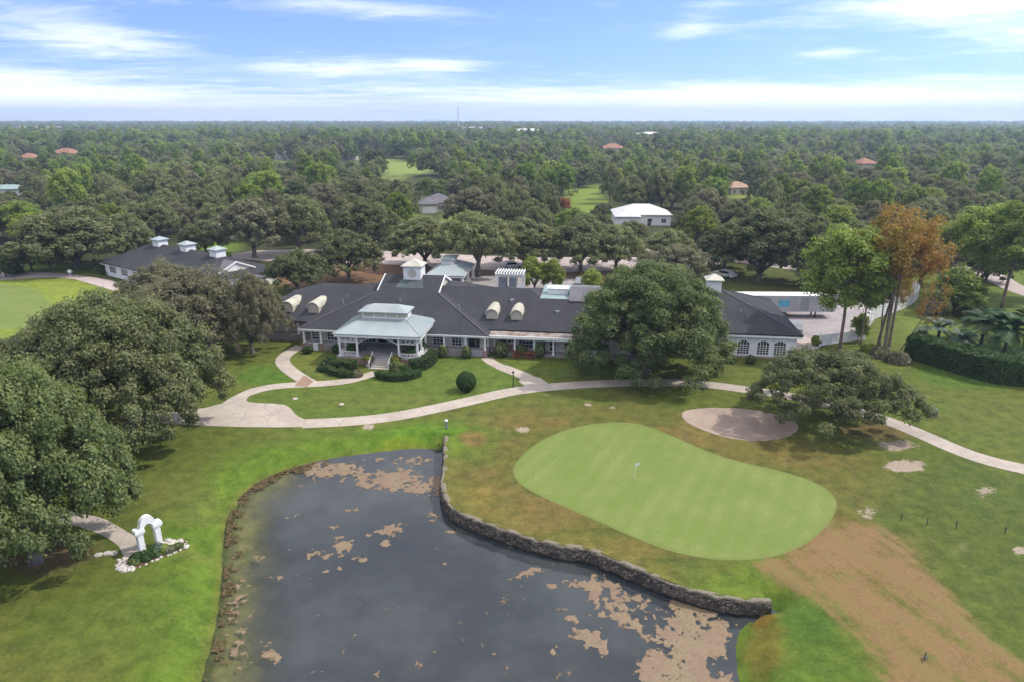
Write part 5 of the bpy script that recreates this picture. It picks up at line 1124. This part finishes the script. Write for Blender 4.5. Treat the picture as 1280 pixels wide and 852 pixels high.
def clearview(x, y, R, Hh):
    px, pt_ = PX(x, y, Hh); zc = y * c_ + H * s_; hw = R / zc * F * .85; pb = PX(x, y, 0)[1]
    for (a, b, cc_, d, Yh) in CLEAR:
        Yh = max(Yh, G(640, d)[1] + 12)
        if y < Yh + 2 and px + hw > a and px - hw < cc_ and pt_ < d - 2 and pb > b: return False
    return True
tries = 0
while tries < 60000 and len(cand) < 1500:
    tries += 1; y = 146 + (560 - 146) * r.random() ** .9; x = (r.random() * 2 - 1) * (y * .80 + 25)
    px, py = PX(x, y, 0)
    tall = fbm(np.array([x]), np.array([y]), .016, 31)[0]; R = 4.2 + 3.8 * r.random(); Hh = 7.5 + 4.5 * r.random() + 3.0 * (tall > .55)
    if r.random() < (.10 + .5 * max(0, tall - .58)) : kind = 'p'; R = 3.2 + 1.6 * r.random(); Hh = 12 + 6 * r.random()
    elif r.random() < .17: kind = 'b'
    elif r.random() < .10: kind = 'd'
    else: kind = 'o'
    if y < 190: Hh = min(Hh, 10.5)
    if hit(x, y, R * 1.45): continue
    if any(inside(q, np.array([x]), np.array([y]))[0] for q in OPEN): continue
    if fbm(np.array([x]), np.array([y]), .011, 55, 3)[0] - .2 * sstep(-60, 10, np.array([x]))[0] > .68 and y > 185: continue
    if not clearview(x, y, R, Hh):
        Hh *= .55; R *= .7
        if kind == 'p' or not clearview(x, y, R, Hh): continue
    cell.setdefault((int(x // 12), int(y // 12)), []).append((x, y, R * 1.45)); cand.append((y, x, R, Hh, kind, r.random() * 6.28))
cand.sort()
lab_o = {'o': ('olive grey live oak in the continuous woods beyond the car park and clubhouse', 'live oaks of the woods beyond the clubhouse'), 'd': ('dark leaved tree in the continuous woods beyond the car park and clubhouse', 'dark trees of the woods beyond the clubhouse'),
         'b': ('bright yellow green broadleaf tree in the woods beyond the clubhouse', 'bright broadleaf trees of the woods'), 'p': ('slender green pine rising above the oaks in the woods beyond the clubhouse', 'pines of the woods beyond the clubhouse')}
NI = 285
for i, (y, x, R, Hh, kd, rz) in enumerate(cand[:NI]):
    k = {'o': mk[i % 4], 'd': mk[4], 'b': mbk, 'p': mp[i % 2]}[kd]; plant(k, x, y, R, Hh, rz, *([lab_o[kd][0], 'tree', lab_o[kd][1]]))
y_end = cand[min(NI, len(cand) - 1)][0]
print('wood', len(cand), 'individual to Y', y_end)

# far wood: one object, light crowns placed on its points
def lodmesh(name, m, R, Hh, nb, per, size, seed, **kw): return crown_mesh(name, M[m], R, Hh * .18, Hh, nb, per, size, seed, fill=.3, rb=(.11, .24), **kw)[0]
lod = [lodmesh('far_crown', 'oak', 6.5, 11, 80, 60, .52, 501), lodmesh('far_crown', 'oak', 6.5, 11, 80, 60, .52, 502), lodmesh('far_crown', 'oakgrey', 6.5, 10, 72, 60, .52, 503), lodmesh('far_crown', 'darkoak', 6, 12, 72, 60, .52, 504), lodmesh('far_crown', 'bright', 5, 12, 64, 60, .5, 505), lodmesh('far_crown', 'pine', 5.2, 14, 60, 55, .5, 506), lodmesh('far_crown', 'oakgreen', 6.5, 12, 76, 60, .52, 507)]
pts = []; vid = []; scl = []; rot = []
kmap = {'o': (0, 1, 2, 6), 'd': (3,), 'b': (4,), 'p': (5,)}
for (y, x, R, Hh, kd, rz) in cand[NI:]:
    q = kmap[kd]; j = q[int(r.random() * len(q))]; pts.append((x, y, 0)); vid.append(j); scl.append((R / 6.0, R / 6.0, Hh / (15 if kd == 'p' else 11))); rot.append(rz)
y = max(c[0] for c in cand) - 6
while y < 5600:
    d = 9.5 + max(0, y - 500) * .0050; n = int(2 * (y * .80 + 30) / d)
    xx = -(y * .80 + 30) + (np.arange(n) + r.random(n)) * d; yy = y + r.random(n) * d
    tall = fbm(xx, yy, .010, 31, 3); clr = fbm(xx, yy, .011, 55, 3) - .2 * sstep(-60, 10, xx)
    pick = r.random(n); s = (.7 + .9 * r.random(n) ** 1.5) * (1 + .35 * (d / 9.5 - 1))
    Hs = (.75 + .45 * r.random(n)) * (1 + .35 * (tall > .56)) * np.where(yy > 1800, 1.12, 1)
    for i in range(n):
        if y < 1300 and clr[i] > .68: continue
        if y < 900:
            bad = any(inside(q, np.array([xx[i]]), np.array([yy[i]]))[0] for q in OPEN[:1]) or not clearview(xx[i], yy[i], 5 * s[i], 12 * Hs[i])
            if bad: continue
        pp = pick[i]; j = 5 if pp < .05 + .25 * (tall[i] > .62) else (4 if pp > .91 else (3 if pp > .82 else (2 if pp > .68 else (6 if pp > .55 else int(pp * 50) % 2))))
        pts.append((xx[i], yy[i], 0)); vid.append(j); scl.append((s[i], s[i], Hs[i])); rot.append(r.random() * 6.28)
    y += d
print('far wood', len(pts))
me = bpy.data.meshes.new('far_woods'); me.vertices.add(len(pts)); me.vertices.foreach_set('co', np.array(pts, np.float32).ravel())
me.attributes.new('vid', 'INT', 'POINT').data.foreach_set('value', np.array(vid, np.int32))
me.attributes.new('scl', 'FLOAT_VECTOR', 'POINT').data.foreach_set('vector', np.array(scl, np.float32).ravel())
me.attributes.new('rot', 'FLOAT_VECTOR', 'POINT').data.foreach_set('vector', np.c_[np.zeros(len(rot)), np.zeros(len(rot)), rot].astype(np.float32).ravel())
me.update()
fw = bpy.data.objects.new('far_woods', me); link(fw); tag(fw, 'unbroken far woodland reaching to the horizon', 'woods', kind='stuff')
ng = bpy.data.node_groups.new('woods', 'GeometryNodeTree'); ng.interface.new_socket('Geometry', in_out='INPUT', socket_type='NodeSocketGeometry'); ng.interface.new_socket('Geometry', in_out='OUTPUT', socket_type='NodeSocketGeometry')
N_ = ng.nodes; gi = N_.new('NodeGroupInput'); gout = N_.new('NodeGroupOutput'); iop = N_.new('GeometryNodeInstanceOnPoints'); iop.inputs['Pick Instance'].default_value = True
g2i = N_.new('GeometryNodeJoinGeometry')
# source crowns: one extra tree at the edge of the woods for each light crown shape
srcs = []
for j, mm in enumerate(lod):
    xq, yq = -330 + j * 96, 590 + (j % 3) * 7; e = empty('woodland_tree', (xq, yq, 0), j, 'far green tree inside the distant woodland mass', 'tree', 'distant woodland trees'); o = link(bpy.data.objects.new('crown', mm), e); tb = MB(); tb.tube([(0, 0, 0), (0, 0, 5)], [.35, .2], 6); tb.build('trunk', M['bark'], e); srcs.append(o)
for o in reversed(srcs):
    oi = N_.new('GeometryNodeObjectInfo'); oi.inputs['Object'].default_value = o; oi.inputs['As Instance'].default_value = True; oi.transform_space = 'ORIGINAL'
    ng.links.new(oi.outputs['Geometry'], g2i.inputs[0])
def nattr(nm, ty): a = N_.new('GeometryNodeInputNamedAttribute'); a.data_type = ty; a.inputs['Name'].default_value = nm; return a.outputs['Attribute']
ng.links.new(gi.outputs[0], iop.inputs['Points']); ng.links.new(g2i.outputs[0], iop.inputs['Instance']); ng.links.new(nattr('vid', 'INT'), iop.inputs['Instance Index'])
e2r = N_.new('FunctionNodeEulerToRotation'); ng.links.new(nattr('rot', 'FLOAT_VECTOR'), e2r.inputs[0]); ng.links.new(e2r.outputs[0], iop.inputs['Rotation']); ng.links.new(nattr('scl', 'FLOAT_VECTOR'), iop.inputs['Scale'])
ng.links.new(iop.outputs[0], gout.inputs[0]); md = fw.modifiers.new('woods', 'NODES'); md.node_group = ng

# ------------------------------------------------------------------ hedges, shrubs, palms
def shrubmesh(fn, n, size, m, seed, core=None, name='foliage'):
    r = np.random.default_rng(seed); P, N = fn(r, n); N = unit(N + r.normal(size=P.shape) * .55); V, Fq = leafquads(P, N, size, 1.2, r)
    return npmesh(name, V, Fq, M[m], {'tone': np.repeat(np.clip(r.random(len(P)) * .8 + .15 * N[:, 2], 0, 1), 4)})
def hedge(name, line, wd, h, label, n, size=.22, m='hedge', seed=1, round_=.25):
    line = np.array(line); o = line[0].copy(); ln = resample([tuple(p - o) for p in line], .3); tg = np.gradient(ln, axis=0); tg = tg / (np.linalg.norm(tg, axis=1)[:, None] + 1e-9); nn = np.c_[tg[:, 1], -tg[:, 0]]
    def fn(r, n):
        i = r.integers(0, len(ln), n); per = r.random(n) * (2 * h + wd); s = per < h; e = per > h + wd
        off = np.where(s, -wd / 2, np.where(e, wd / 2, per - h - wd / 2)); z = np.where(s, per, np.where(e, 2 * h + wd - per, h)); off = off + r.normal(size=n) * .06; z = np.clip(z + r.normal(size=n) * .06, .02, None)
        b = fbm(ln[i, 0] * 1.0 + off, ln[i, 1] + z, .7, seed, 2) - .5; end = np.minimum(i, len(ln) - 1 - i) * .3; sh = np.clip(end / .35, .35, 1)
        off = off * (1 + b * .35) * (.6 + .4 * sh); z = z * (1 + b * .25 * (z > h * .5))
        P = np.c_[ln[i] + nn[i] * off[:, None] + tg[i] * (r.normal(size=n) * .12)[:, None], z]
        N = np.where(s[:, None], np.c_[-nn[i], np.zeros(n)], np.where(e[:, None], np.c_[nn[i], np.zeros(n)], np.tile((0, 0, 1.), (n, 1)))); return P, N
    t = empty(name, (o[0], o[1], 0), 0, label, 'hedge'); link(bpy.data.objects.new('foliage', shrubmesh(fn, n, size, m, seed)), t)
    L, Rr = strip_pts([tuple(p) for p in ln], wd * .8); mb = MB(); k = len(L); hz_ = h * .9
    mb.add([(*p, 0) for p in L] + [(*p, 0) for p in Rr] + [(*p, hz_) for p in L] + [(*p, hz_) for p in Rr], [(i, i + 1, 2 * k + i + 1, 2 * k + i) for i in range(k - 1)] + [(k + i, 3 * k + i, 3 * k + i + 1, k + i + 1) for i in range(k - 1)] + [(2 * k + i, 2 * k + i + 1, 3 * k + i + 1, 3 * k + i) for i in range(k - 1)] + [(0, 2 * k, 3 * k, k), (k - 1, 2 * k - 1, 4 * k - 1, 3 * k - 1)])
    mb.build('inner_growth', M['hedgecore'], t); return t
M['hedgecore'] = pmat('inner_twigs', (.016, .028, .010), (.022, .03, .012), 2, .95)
def bush(name, x, y, r_, h, label, m='hedge', n=900, size=.2, seed=1, cat='shrub', group=None, core=True, z=0):
    t = empty(name, (x, y, z), seed, label, cat, group)
    def fn(r, n):
        D = unit(r.normal(size=(n, 3))); D[:, 2] = np.abs(D[:, 2]) * 1.0 if h < 2 * r_ * .7 else D[:, 2]
        lump = 1 + (.04 if name == 'round_bush' else .12) * np.sin(D[:, 0] * 5 + seed) * np.sin(D[:, 1] * 4) + r.normal(size=n) * .04
        zc = 0.0 if h < 2 * r_ * .7 else h * .5; hz_ = h if zc == 0 else h * .5
        return np.c_[D[:, 0] * r_ * lump, D[:, 1] * r_ * lump, zc + D[:, 2] * hz_ * lump + .02], D
    link(bpy.data.objects.new('foliage', shrubmesh(fn, n, size, m, seed)), t)
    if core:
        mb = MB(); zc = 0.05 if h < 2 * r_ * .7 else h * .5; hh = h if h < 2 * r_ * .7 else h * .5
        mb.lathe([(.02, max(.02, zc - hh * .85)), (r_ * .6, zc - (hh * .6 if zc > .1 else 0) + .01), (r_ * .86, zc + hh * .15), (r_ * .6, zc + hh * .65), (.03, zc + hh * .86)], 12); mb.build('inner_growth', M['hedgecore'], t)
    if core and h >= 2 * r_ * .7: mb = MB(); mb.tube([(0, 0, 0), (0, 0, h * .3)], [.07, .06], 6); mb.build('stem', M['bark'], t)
    return t
hedge('tall_hedge', smooth_line(GP([(1138, 444), (1165, 452), (1200, 463), (1240, 474), (1280, 478), (1330, 485)]), 2), 3.2, 3.0, 'long tall dark clipped hedge along the right lawn', 16000, .3, seed=11)
bx, by = G(583, 488); bush('round_bush', bx, by, 1.12, 2.35, 'single clipped ball shaped bush alone on the clubhouse lawn', n=5200, size=.11, seed=3)
def Lc(pts): return [W(u, v)[:2] for u, v in pts]
def hpx(q): return GP(q)
hedge('low_hedge', smooth_line(hpx([(409, 463.5), (418, 468), (432, 471), (443, 471)]), 2), .9, .75, 'low curved hedge on the left of the portico steps', 1800, .15, seed=21)
hedge('low_hedge', smooth_line(hpx([(472, 471), (488, 475), (508, 474.5), (526, 468.5)]), 2), 1.0, .8, 'low curved hedge on the right of the portico steps', 2400, .15, seed=22)
hedge('clipped_hedge', smooth_line(hpx([(514, 463), (528, 461), (537, 455), (542, 449)]), 2), 1.3, 1.45, 'tall clipped hedge wrapping the right corner of the portico', 2600, .17, seed=23)
hedge('clipped_hedge', smooth_line(hpx([(424, 462), (436, 464), (446, 463)]), 2), 1.3, 1.35, 'dark clipped hedge below the portico left railing', 2200, .17, seed=24)
for k, (px, py, r_, h, m, lab) in enumerate([(414, 459, 1.0, 1.5, 'hedge', 'dark round shrub at the left corner of the portico'), (405, 462, .8, .95, 'hedge', 'small low shrub left of the dark round one'), (430, 466, .8, .9, 'hedge', 'low shrub behind the left curved hedge'), (497, 466, 1.1, 1.5, 'oakgreen', 'loose leafy shrub right of the portico steps'), (507, 467, .9, 1.1, 'hedge', 'dark shrub behind the right curved hedge'),
        (446, 470, .7, .8, 'oakgrey', 'pale flowering shrub by the left handrail'), (553, 446, .6, 1.7, 'oakgreen', 'slim shrub against the porch right of the portico'), (583, 447, .55, 1.6, 'oakgreen', 'slim shrub against the porch near its right corner'), (627, 445, .85, 2.1, 'oakgreen', 'tall shrub against the right wing porch, left'), (674, 446, .8, 2.0, 'oakgreen', 'tall shrub against the right wing porch, middle'), (652, 445, .8, 1.5, 'oakgreen', 'shrub by the brick pier on the right wing'),
        (887, 451, .5, .8, 'oakgreen', 'shrub under the arched windows, left'), (914, 453, .6, 1.1, 'darkoak', 'dark shrub between two arched windows'), (938, 454, .6, 1.1, 'darkoak', 'dark shrub under the right arched windows'), (1020, 431, .7, 1.3, 'bright', 'round shrub at the left post of the white gate'),
        (385, 441, .6, .9, 'hedge', 'small shrub at the left porch'), (421, 440, .6, 1.1, 'hedge', 'shrub beside the left portico column'), (20, 342, 1.5, 1.4, 'darkoak', 'dark shrub by the path at far left'), (140, 342, 2.2, 2.2, 'hedge', 'dark shrub against the left wall of the golf shop'), (128, 340, 1.5, 1.8, 'bright', 'yellow green shrub near the golf shop corner')]):
    x, y = G(px, py); bush('shrub', x, y, r_, h, lab, m, 700, .2, 40 + k)
for k, (u, v, lab) in enumerate([(11.9, -5.4, 'yellow green plant in the stone urn left of the steps'), (15.6, -5.4, 'yellow green plant in the stone urn right of the steps')]):
    x, y = W(u, v)[:2]; t = empty('urn', (x, y, 0), 0, ['stone urn left of the portico steps', 'stone urn right of the portico steps'][k], 'planter'); mb = MB(); mb.lathe([(.35, 0), (.3, .2), (.2, .4), (.45, .75), (.6, .95), (.62, 1.0)], 14); mb.build('bowl', M['concrete'], t)
    bush('urn_plant', x, y, .7, .55, lab, 'yellowplant', 420, .18, 70 + k, 'plant', core=False, z=1.0)
for k, (u, v, z, lab) in enumerate([(8.9, -3.2, 1.0, 'leafy potted fern left in the portico'), (17.2, -3.4, 1.0, 'leafy potted fern right in the portico'), (18.0, -.9, 1.0, 'leafy potted fern at the right rear of the portico')]):
    x, y = W(u, v)[:2]; t = bush('potted_fern', x, y, .65, .75, lab, 'palm', 380, .25, 80 + k, 'plant', core=False, z=z + .45); mb = MB(); mb.lathe([(.2, -.45), (.3, 0), (.32, .04)], 12); mb.build('pot', M['orange'], t)
x, y = W(31.6, 1.1)[:2]; hedge('red_flower_hedge', Lc([(30.6, .75), (33.4, .75)]), .7, .9, 'orange red flowering hedge along the right wing porch', 900, .16, 'redflower', 31)
rk = oakkind('flowering_tree', 'redflower', 4, 6, 70, 60, .3, 461, rb=(.1, .2), fill=.3); T_(rk, 676, 268, 249, 13, 'dull orange red flowering tree in the woods beyond the car park, left', .3); T_(rk, 704, 268, 247, 13, 'brighter orange red flowering tree in the woods beyond the car park, right', 2.2)
fx = GP([(1128, 214), (1146, 213)]); T_(mbk, 1110, 232, 192, 22, 'reddish brown tree in the woods at right, beyond tan house')
# palms
def frond(mbV, mbF, mbT, base, az, up, ln, r, wid=.9, nleaf=16, droop=.9, fan=False):
    p = np.array(base, float); d = np.array((math.cos(az) * math.cos(up), math.sin(az) * math.cos(up), math.sin(up))); side = np.array((-math.sin(az), math.cos(az), 0.))
    for i in range(nleaf):
        t = (i + .5) / nleaf; q = p + d * ln * t + np.array((0, 0, -droop * ln * t * t * .55)); tang = unit(d + np.array((0, 0, -droop * t * 1.1)))
        for s in (-1, 1):
            L = wid * (1 - .65 * abs(t - .45)) ; e = q + side * s * L * .8 + tang * L * .55 + np.array((0, 0, -.18 * L)); w_ = tang * ln / nleaf * .55
            b = len(mbV); mbV += [q - w_, q + w_, e + w_ * .3, e - w_ * .3]; mbF.append((b, b + 1, b + 2, b + 3)); mbT += [r.random() * .9] * 4
def palm(name, px, py, h, nf, ln, m, label, seed, wid=.8, droop=.9, tr=.22):
    r = random.Random(seed); x, y = G(px, py); t = empty(name, (x, y, 0), 0, label, 'palm'); V = []; Fq = []; Tn = []
    mb = MB(); mb.tube([(0, 0, -.1), (.05, 0, h * .5), (0, .05, h)], [tr * 1.2, tr, tr * .9], 8); mb.build('trunk', M['bark'], t)
    for i in range(nf): frond(V, Fq, Tn, (0, 0, h), i * 2.4 + r.random() * .5, r.uniform(-.1, 1.25), ln * r.uniform(.8, 1.1), r, wid, 16, droop)
    link(bpy.data.objects.new('crown', npmesh('crown', np.array(V), np.array(Fq), M[m], {'tone': np.array(Tn)})), t); return t
palm('silver_palm', 1172, 424, 1.6, 26, 3.4, 'silver', 'silvery low palm behind the hedge, left one', 1); palm('silver_palm', 1203, 434, 1.3, 26, 3.0, 'silver', 'silvery low palm behind the hedge, right one', 2)
palm('green_palm', 1252, 452, 4.6, 48, 5.2, 'palm', 'large dark green palm behind the hedge at right', 3, 1.1); palm('green_palm', 1278, 440, 4.2, 40, 4.6, 'palm', 'green palm cut by the right edge behind the hedge', 4, 1.0); palm('green_palm', 1226, 430, 3.4, 34, 4.0, 'palm', 'smaller green palm left of the large one', 5, .9)
for k, (px, py, r_, h, m, lab) in enumerate([(1165, 392, 2.2, 2.6, 'oakgrey', 'dark grey rounded shrub right of the curved fence'), (1215, 398, 2.4, 2.8, 'darkoak', 'dark shrub beneath the tall right pines'), (1128, 346, 1.6, 2.4, 'darkoak', 'dark bush at the far end of the curved fence'), (1100, 445, 1.4, 1.3, 'oakgrey', 'pale scrub at the foot of the rusty pine'), (1122, 452, 1.5, 1.4, 'oakgrey', 'brownish scrub between rusty pine and hedge'), (1085, 440, 1.0, 1.2, 'bright', 'bright scrub at the foot of the pines')]):
    x, y = G(px, py); bush('shrub', x, y, r_, h, lab, m, 900, .3, 120 + k)

# ------------------------------------------------------------------ small things
bed = GP([(147, 700), (150, 710), (160, 714), (185, 703), (215, 692), (236, 684), (232, 677), (215, 675), (202, 680), (195, 688), (178, 695), (160, 695)])
r2 = random.Random(5); mb = MB()
def rock(x, y, s, grp, lab, seed):
    q = np.random.default_rng(seed); bm = bmesh.new(); bmesh.ops.create_icosphere(bm, subdivisions=2, radius=1)
    for v in bm.verts: k = 1 + .25 * math.sin(v.co.x * 3 + seed) * math.cos(v.co.y * 2.7 + seed * 2) + q.normal() * .07; v.co = (v.co.x * s * k, v.co.y * s * .8 * k, max(-.05, v.co.z * s * .45 * k))
    me = bpy.data.meshes.new('rock'); bm.to_mesh(me); bm.free(); me.materials.append(M['rock']); o = bpy.data.objects.new('rock', me); link(o); o.location = (x, y, .02); o.rotation_euler.z = q.random() * 6; tag(o, lab, 'rock', grp)
edge = resample(bed + [bed[0]], .36)
for i, (x, y) in enumerate(edge): rock(x + r2.uniform(-.1, .1), y + r2.uniform(-.1, .1), r2.uniform(.08, .2), 'rocks ringing the arch bed', 'pale rock in the ring round the bed below the arch', 300 + i)
for i in range(60):
    px, py = (r2.uniform(147, 166), r2.uniform(698, 712)) if i < 26 else (r2.uniform(203, 234), r2.uniform(674, 684)); x, y = G(px, py); rock(x, y, r2.uniform(.1, .32), 'rocks ringing the arch bed', 'pale rock in the ring round the bed below the arch', 400 + i)
sheet('planting_soil', bed, .025, M['mulch'])
for k, (px, py, r_, h, m) in enumerate([(172, 700, .55, .5, 'hedge'), (183, 697, .55, .55, 'hedge'), (193, 693, .5, .6, 'palm'), (203, 688, .5, .5, 'bright'), (168, 704, .4, .4, 'oakgreen'), (212, 688, .45, .35, 'oakgrey'), (222, 684, .4, .3, 'oakgreen'), (198, 689, .35, .7, 'silver')]):
    x, y = G(px, py); bush('bed_plant', x, y, r_, h, 'green plant in the stone ringed bed below the arch', m, 420, .16, 160 + k, 'plant', 'plants in the arch bed', core=False)
for px, py, lab in ((123, 693, 'leftmost of the three pale stepping stones near the arch'), (134, 691, 'middle of the three pale stepping stones near the arch'), (142, 691, 'rightmost of the three pale stepping stones near the arch')):
    x, y = G(px, py); mb = MB(); mb.lathe([(.3, 0), (.29, .05), (.2, .06)], 9); o = mb.build('stepping_stone', M['rock'], None, loc=(x, y, 0)); tag(o, lab, 'stone', 'stepping stones near the arch')
for px, py, lab in ((369, 498, 'left small pale cover set in the clubhouse lawn'), (427, 505, 'right small pale cover set in the clubhouse lawn')):
    x, y = G(px, py); mb = MB(); mb.lathe([(.3, 0), (.3, .05), (.26, .07)], 12); o = mb.build('utility_cover', M['concrete'], None, loc=(x, y, 0)); tag(o, lab, 'cover', 'pale covers in the clubhouse lawn')
x, y = G(793, 599); t = empty('golf_flag', (x, y, .02), 0, 'thin golf flag in the hole on the green', 'golf flag'); mb = MB(); mb.tube([(0, 0, 0), (0, 0, 1.7)], [.018, .014], 6); mb.build('pole', M['white'], t)
mb = MB(); mb.add([(0, 0, 1.68), (.42, .06, 1.6), (.40, .10, 1.36), (0, 0, 1.38), (0, .012, 1.68), (.42, .072, 1.6), (.40, .112, 1.36), (0, .012, 1.38)], [(0, 1, 2, 3), (7, 6, 5, 4), (0, 4, 5, 1), (1, 5, 6, 2), (2, 6, 7, 3), (3, 7, 4, 0)]); mb.build('flag', M['white'], t)
mb = MB(); mb.lathe([(.06, .002), (.06, .004)], 12); mb.build('cup', M['dark'], t)
x, y = G(641.5, 484); t = empty('lamp_post', (x, y, 0), 0, 'slim black lamp post on the lawn edge by the porch path', 'lamp post'); mb = MB(); mb.tube([(0, 0, 0), (0, 0, 1.9)], [.07, .06], 8); mb.build('pole', M['dark'], t); mb = MB(); mb.lathe([(.1, 1.9), (.13, 1.95), (.13, 2.1), (.04, 2.16)], 10); mb.build('lamp_head', M['dark'], t)
x, y = G(558, 535); t = empty('pond_post', (x, y, 0), 0, 'short grey post with white cap at the pond wall corner', 'post'); mb = MB(); mb.box(-.12, .12, -.12, .12, 0, .85); mb.build('post', M['greymetal'], t); mb = MB(); mb.lathe([(.17, .85), (.19, .9), (.1, 1.02)], 10); mb.build('cap', M['white'], t)
for k, (px, py) in enumerate(((1126, 650), (1158, 656), (1195, 660), (1256, 666))):
    x, y = G(px, py); t = empty('lawn_stake', (x, y, 0), k, f'dark thin stake on the right lawn, {["first from the left", "second from the left", "third from the left", "rightmost"][k]}', 'stake', 'dark stakes on the right lawn'); mb = MB(); mb.tube([(0, 0, 0), (.03, 0, .65)], [.035, .03], 6); mb.build('post', M['dark'], t); mb = MB(); mb.bar((-.1, 0, .45), (.14, 0, .47), .035); mb.build('crossbar', M['dark'], t)
x, y = G(1166, 519); t = empty('waste_bin', (x, y, 0), -.4, 'slate blue bin with white lid on the lawn beside the path', 'bin'); mb = MB(); mb.box(-.36, .36, -.3, .3, 0, .78); mb.build('body', M['bluebin'], t); mb = MB(); mb.box(-.34, -.02, -.32, .3, .783, .88); mb.build('lid', M['white'], t); mb = MB(); mb.box(.02, .34, -.32, .3, .783, .86); mb.build('lid', M['greymetal'], t)
x, y = G(88, 344); mb = MB(); mb.lathe([(.12, 0), (.12, .3), (.45, .5), (.5, .8), (.3, 1.1), (.05, 1.2)], 14); o = mb.build('white_globe', M['white'], None, loc=(x, y, 0)); tag(o, 'round white globe on the lawn under the large left oak', 'globe')
x, y = G(119, 333); t = empty('ball_washer', (x, y, 0), 0, 'dark upright ball washer post beside the left oak trunk', 'post'); mb = MB(); mb.tube([(0, 0, 0), (0, 0, 1.1)], [.12, .12], 8); mb.build('post', M['dark'], t); mb = MB(); mb.lathe([(.3, 1.1), (.34, 1.5), (.2, 1.75)], 10); mb.build('head', M['darkwood'], t)
# small black bird on the dormant fairway
x, y = G(1156, 824); t = empty('bird', (x, y, 0), 1.0, 'small black bird standing on the brown fairway', 'bird')
bm = bmesh.new(); me = bpy.data.meshes.new('body'); prof = [(-.34, .16, .012), (-.2, .18, .03), (-.12, .19, .07), (0, .20, .095), (.10, .23, .08), (.16, .29, .05), (.20, .335, .05), (.24, .34, .04), (.27, .335, .014), (.33, .325, .004)]
mb = MB(); mb.tube([(a, 0, b) for a, b, _ in prof], [q for *_, q in prof], 10); mb.tube([(.02, .035, .15), (.03, .04, .06), (.02, .04, .0), (.08, .04, .0)], [.018, .01, .008, .006], 5); mb.tube([(.02, -.035, .15), (.03, -.04, .06), (.02, -.04, .0), (.08, -.04, .0)], [.018, .01, .008, .006], 5); mb.build('body', M['dark'], t, True); bm.free()
# dry litter and reeds along the left water's edge
r = np.random.default_rng(77); ln = resample(left_bank, .1); ln = ln[(ln[:, 1] > 30)]; tg = np.gradient(ln, axis=0); tg /= np.linalg.norm(tg, axis=1)[:, None]; nn = np.c_[-tg[:, 1], tg[:, 0]]
t0 = ln[len(ln) // 2] + nn[len(ln) // 2]
if not inside(pond, np.array([t0[0]]), np.array([t0[1]]))[0]: nn = -nn
i = r.integers(0, len(ln), 12000); off = -.12 + 1.2 * r.random(len(i)) ** 2.2; P2 = ln[i] + nn[i] * off[:, None]; pxl = PX(P2[:, 0], P2[:, 1], WZ)
clump = fbm(P2[:, 0], P2[:, 1], .9, 91, 3) + .35 * (r.random(len(i)) - .5); keep = (pxl[0] < 410) & (clump > np.where(pxl[1] < 660, .46, .68) + .14 * off); i = i[keep]; P2 = P2[keep]; off = off[keep]
P = np.c_[P2, np.where(off < .05, WZ + .04 + .05 * r.random(len(i)), WZ + .025 + .05 * r.random(len(i)))]
V, Fq = leafquads(P, unit(np.c_[r.normal(size=(len(i), 2)) * .25, np.ones(len(i))]), .15, 1.8, r); o = bpy.data.objects.new('dry_litter', npmesh('dry_litter', V, Fq, M['litter'], {'tone': np.repeat(r.random(len(i)), 4)})); link(o); tag(o, 'brown dead reeds and leaf litter along the left pond edge', 'litter', kind='stuff')

# ------------------------------------------------------------------ air
hzo = MB(); hzo.box(-6900, 6900, -1100, 7900, -4, 130); m = bpy.data.materials.new('haze_air'); m.use_nodes = True; nt = m.node_tree; nt.nodes.remove(nt.nodes['Principled BSDF'])
pv_ = nt.nodes.new('ShaderNodeVolumePrincipled'); pv_.inputs['Color'].default_value = (.66, .82, 1, 1); pv_.inputs['Density'].default_value = 2.3e-4; pv_.inputs['Anisotropy'].default_value = .3
nt.links.new(pv_.outputs[0], nt.nodes['Material Output'].inputs['Volume'])
ho = hzo.build('haze', m); tag(ho, kind='stuff')
print('done')
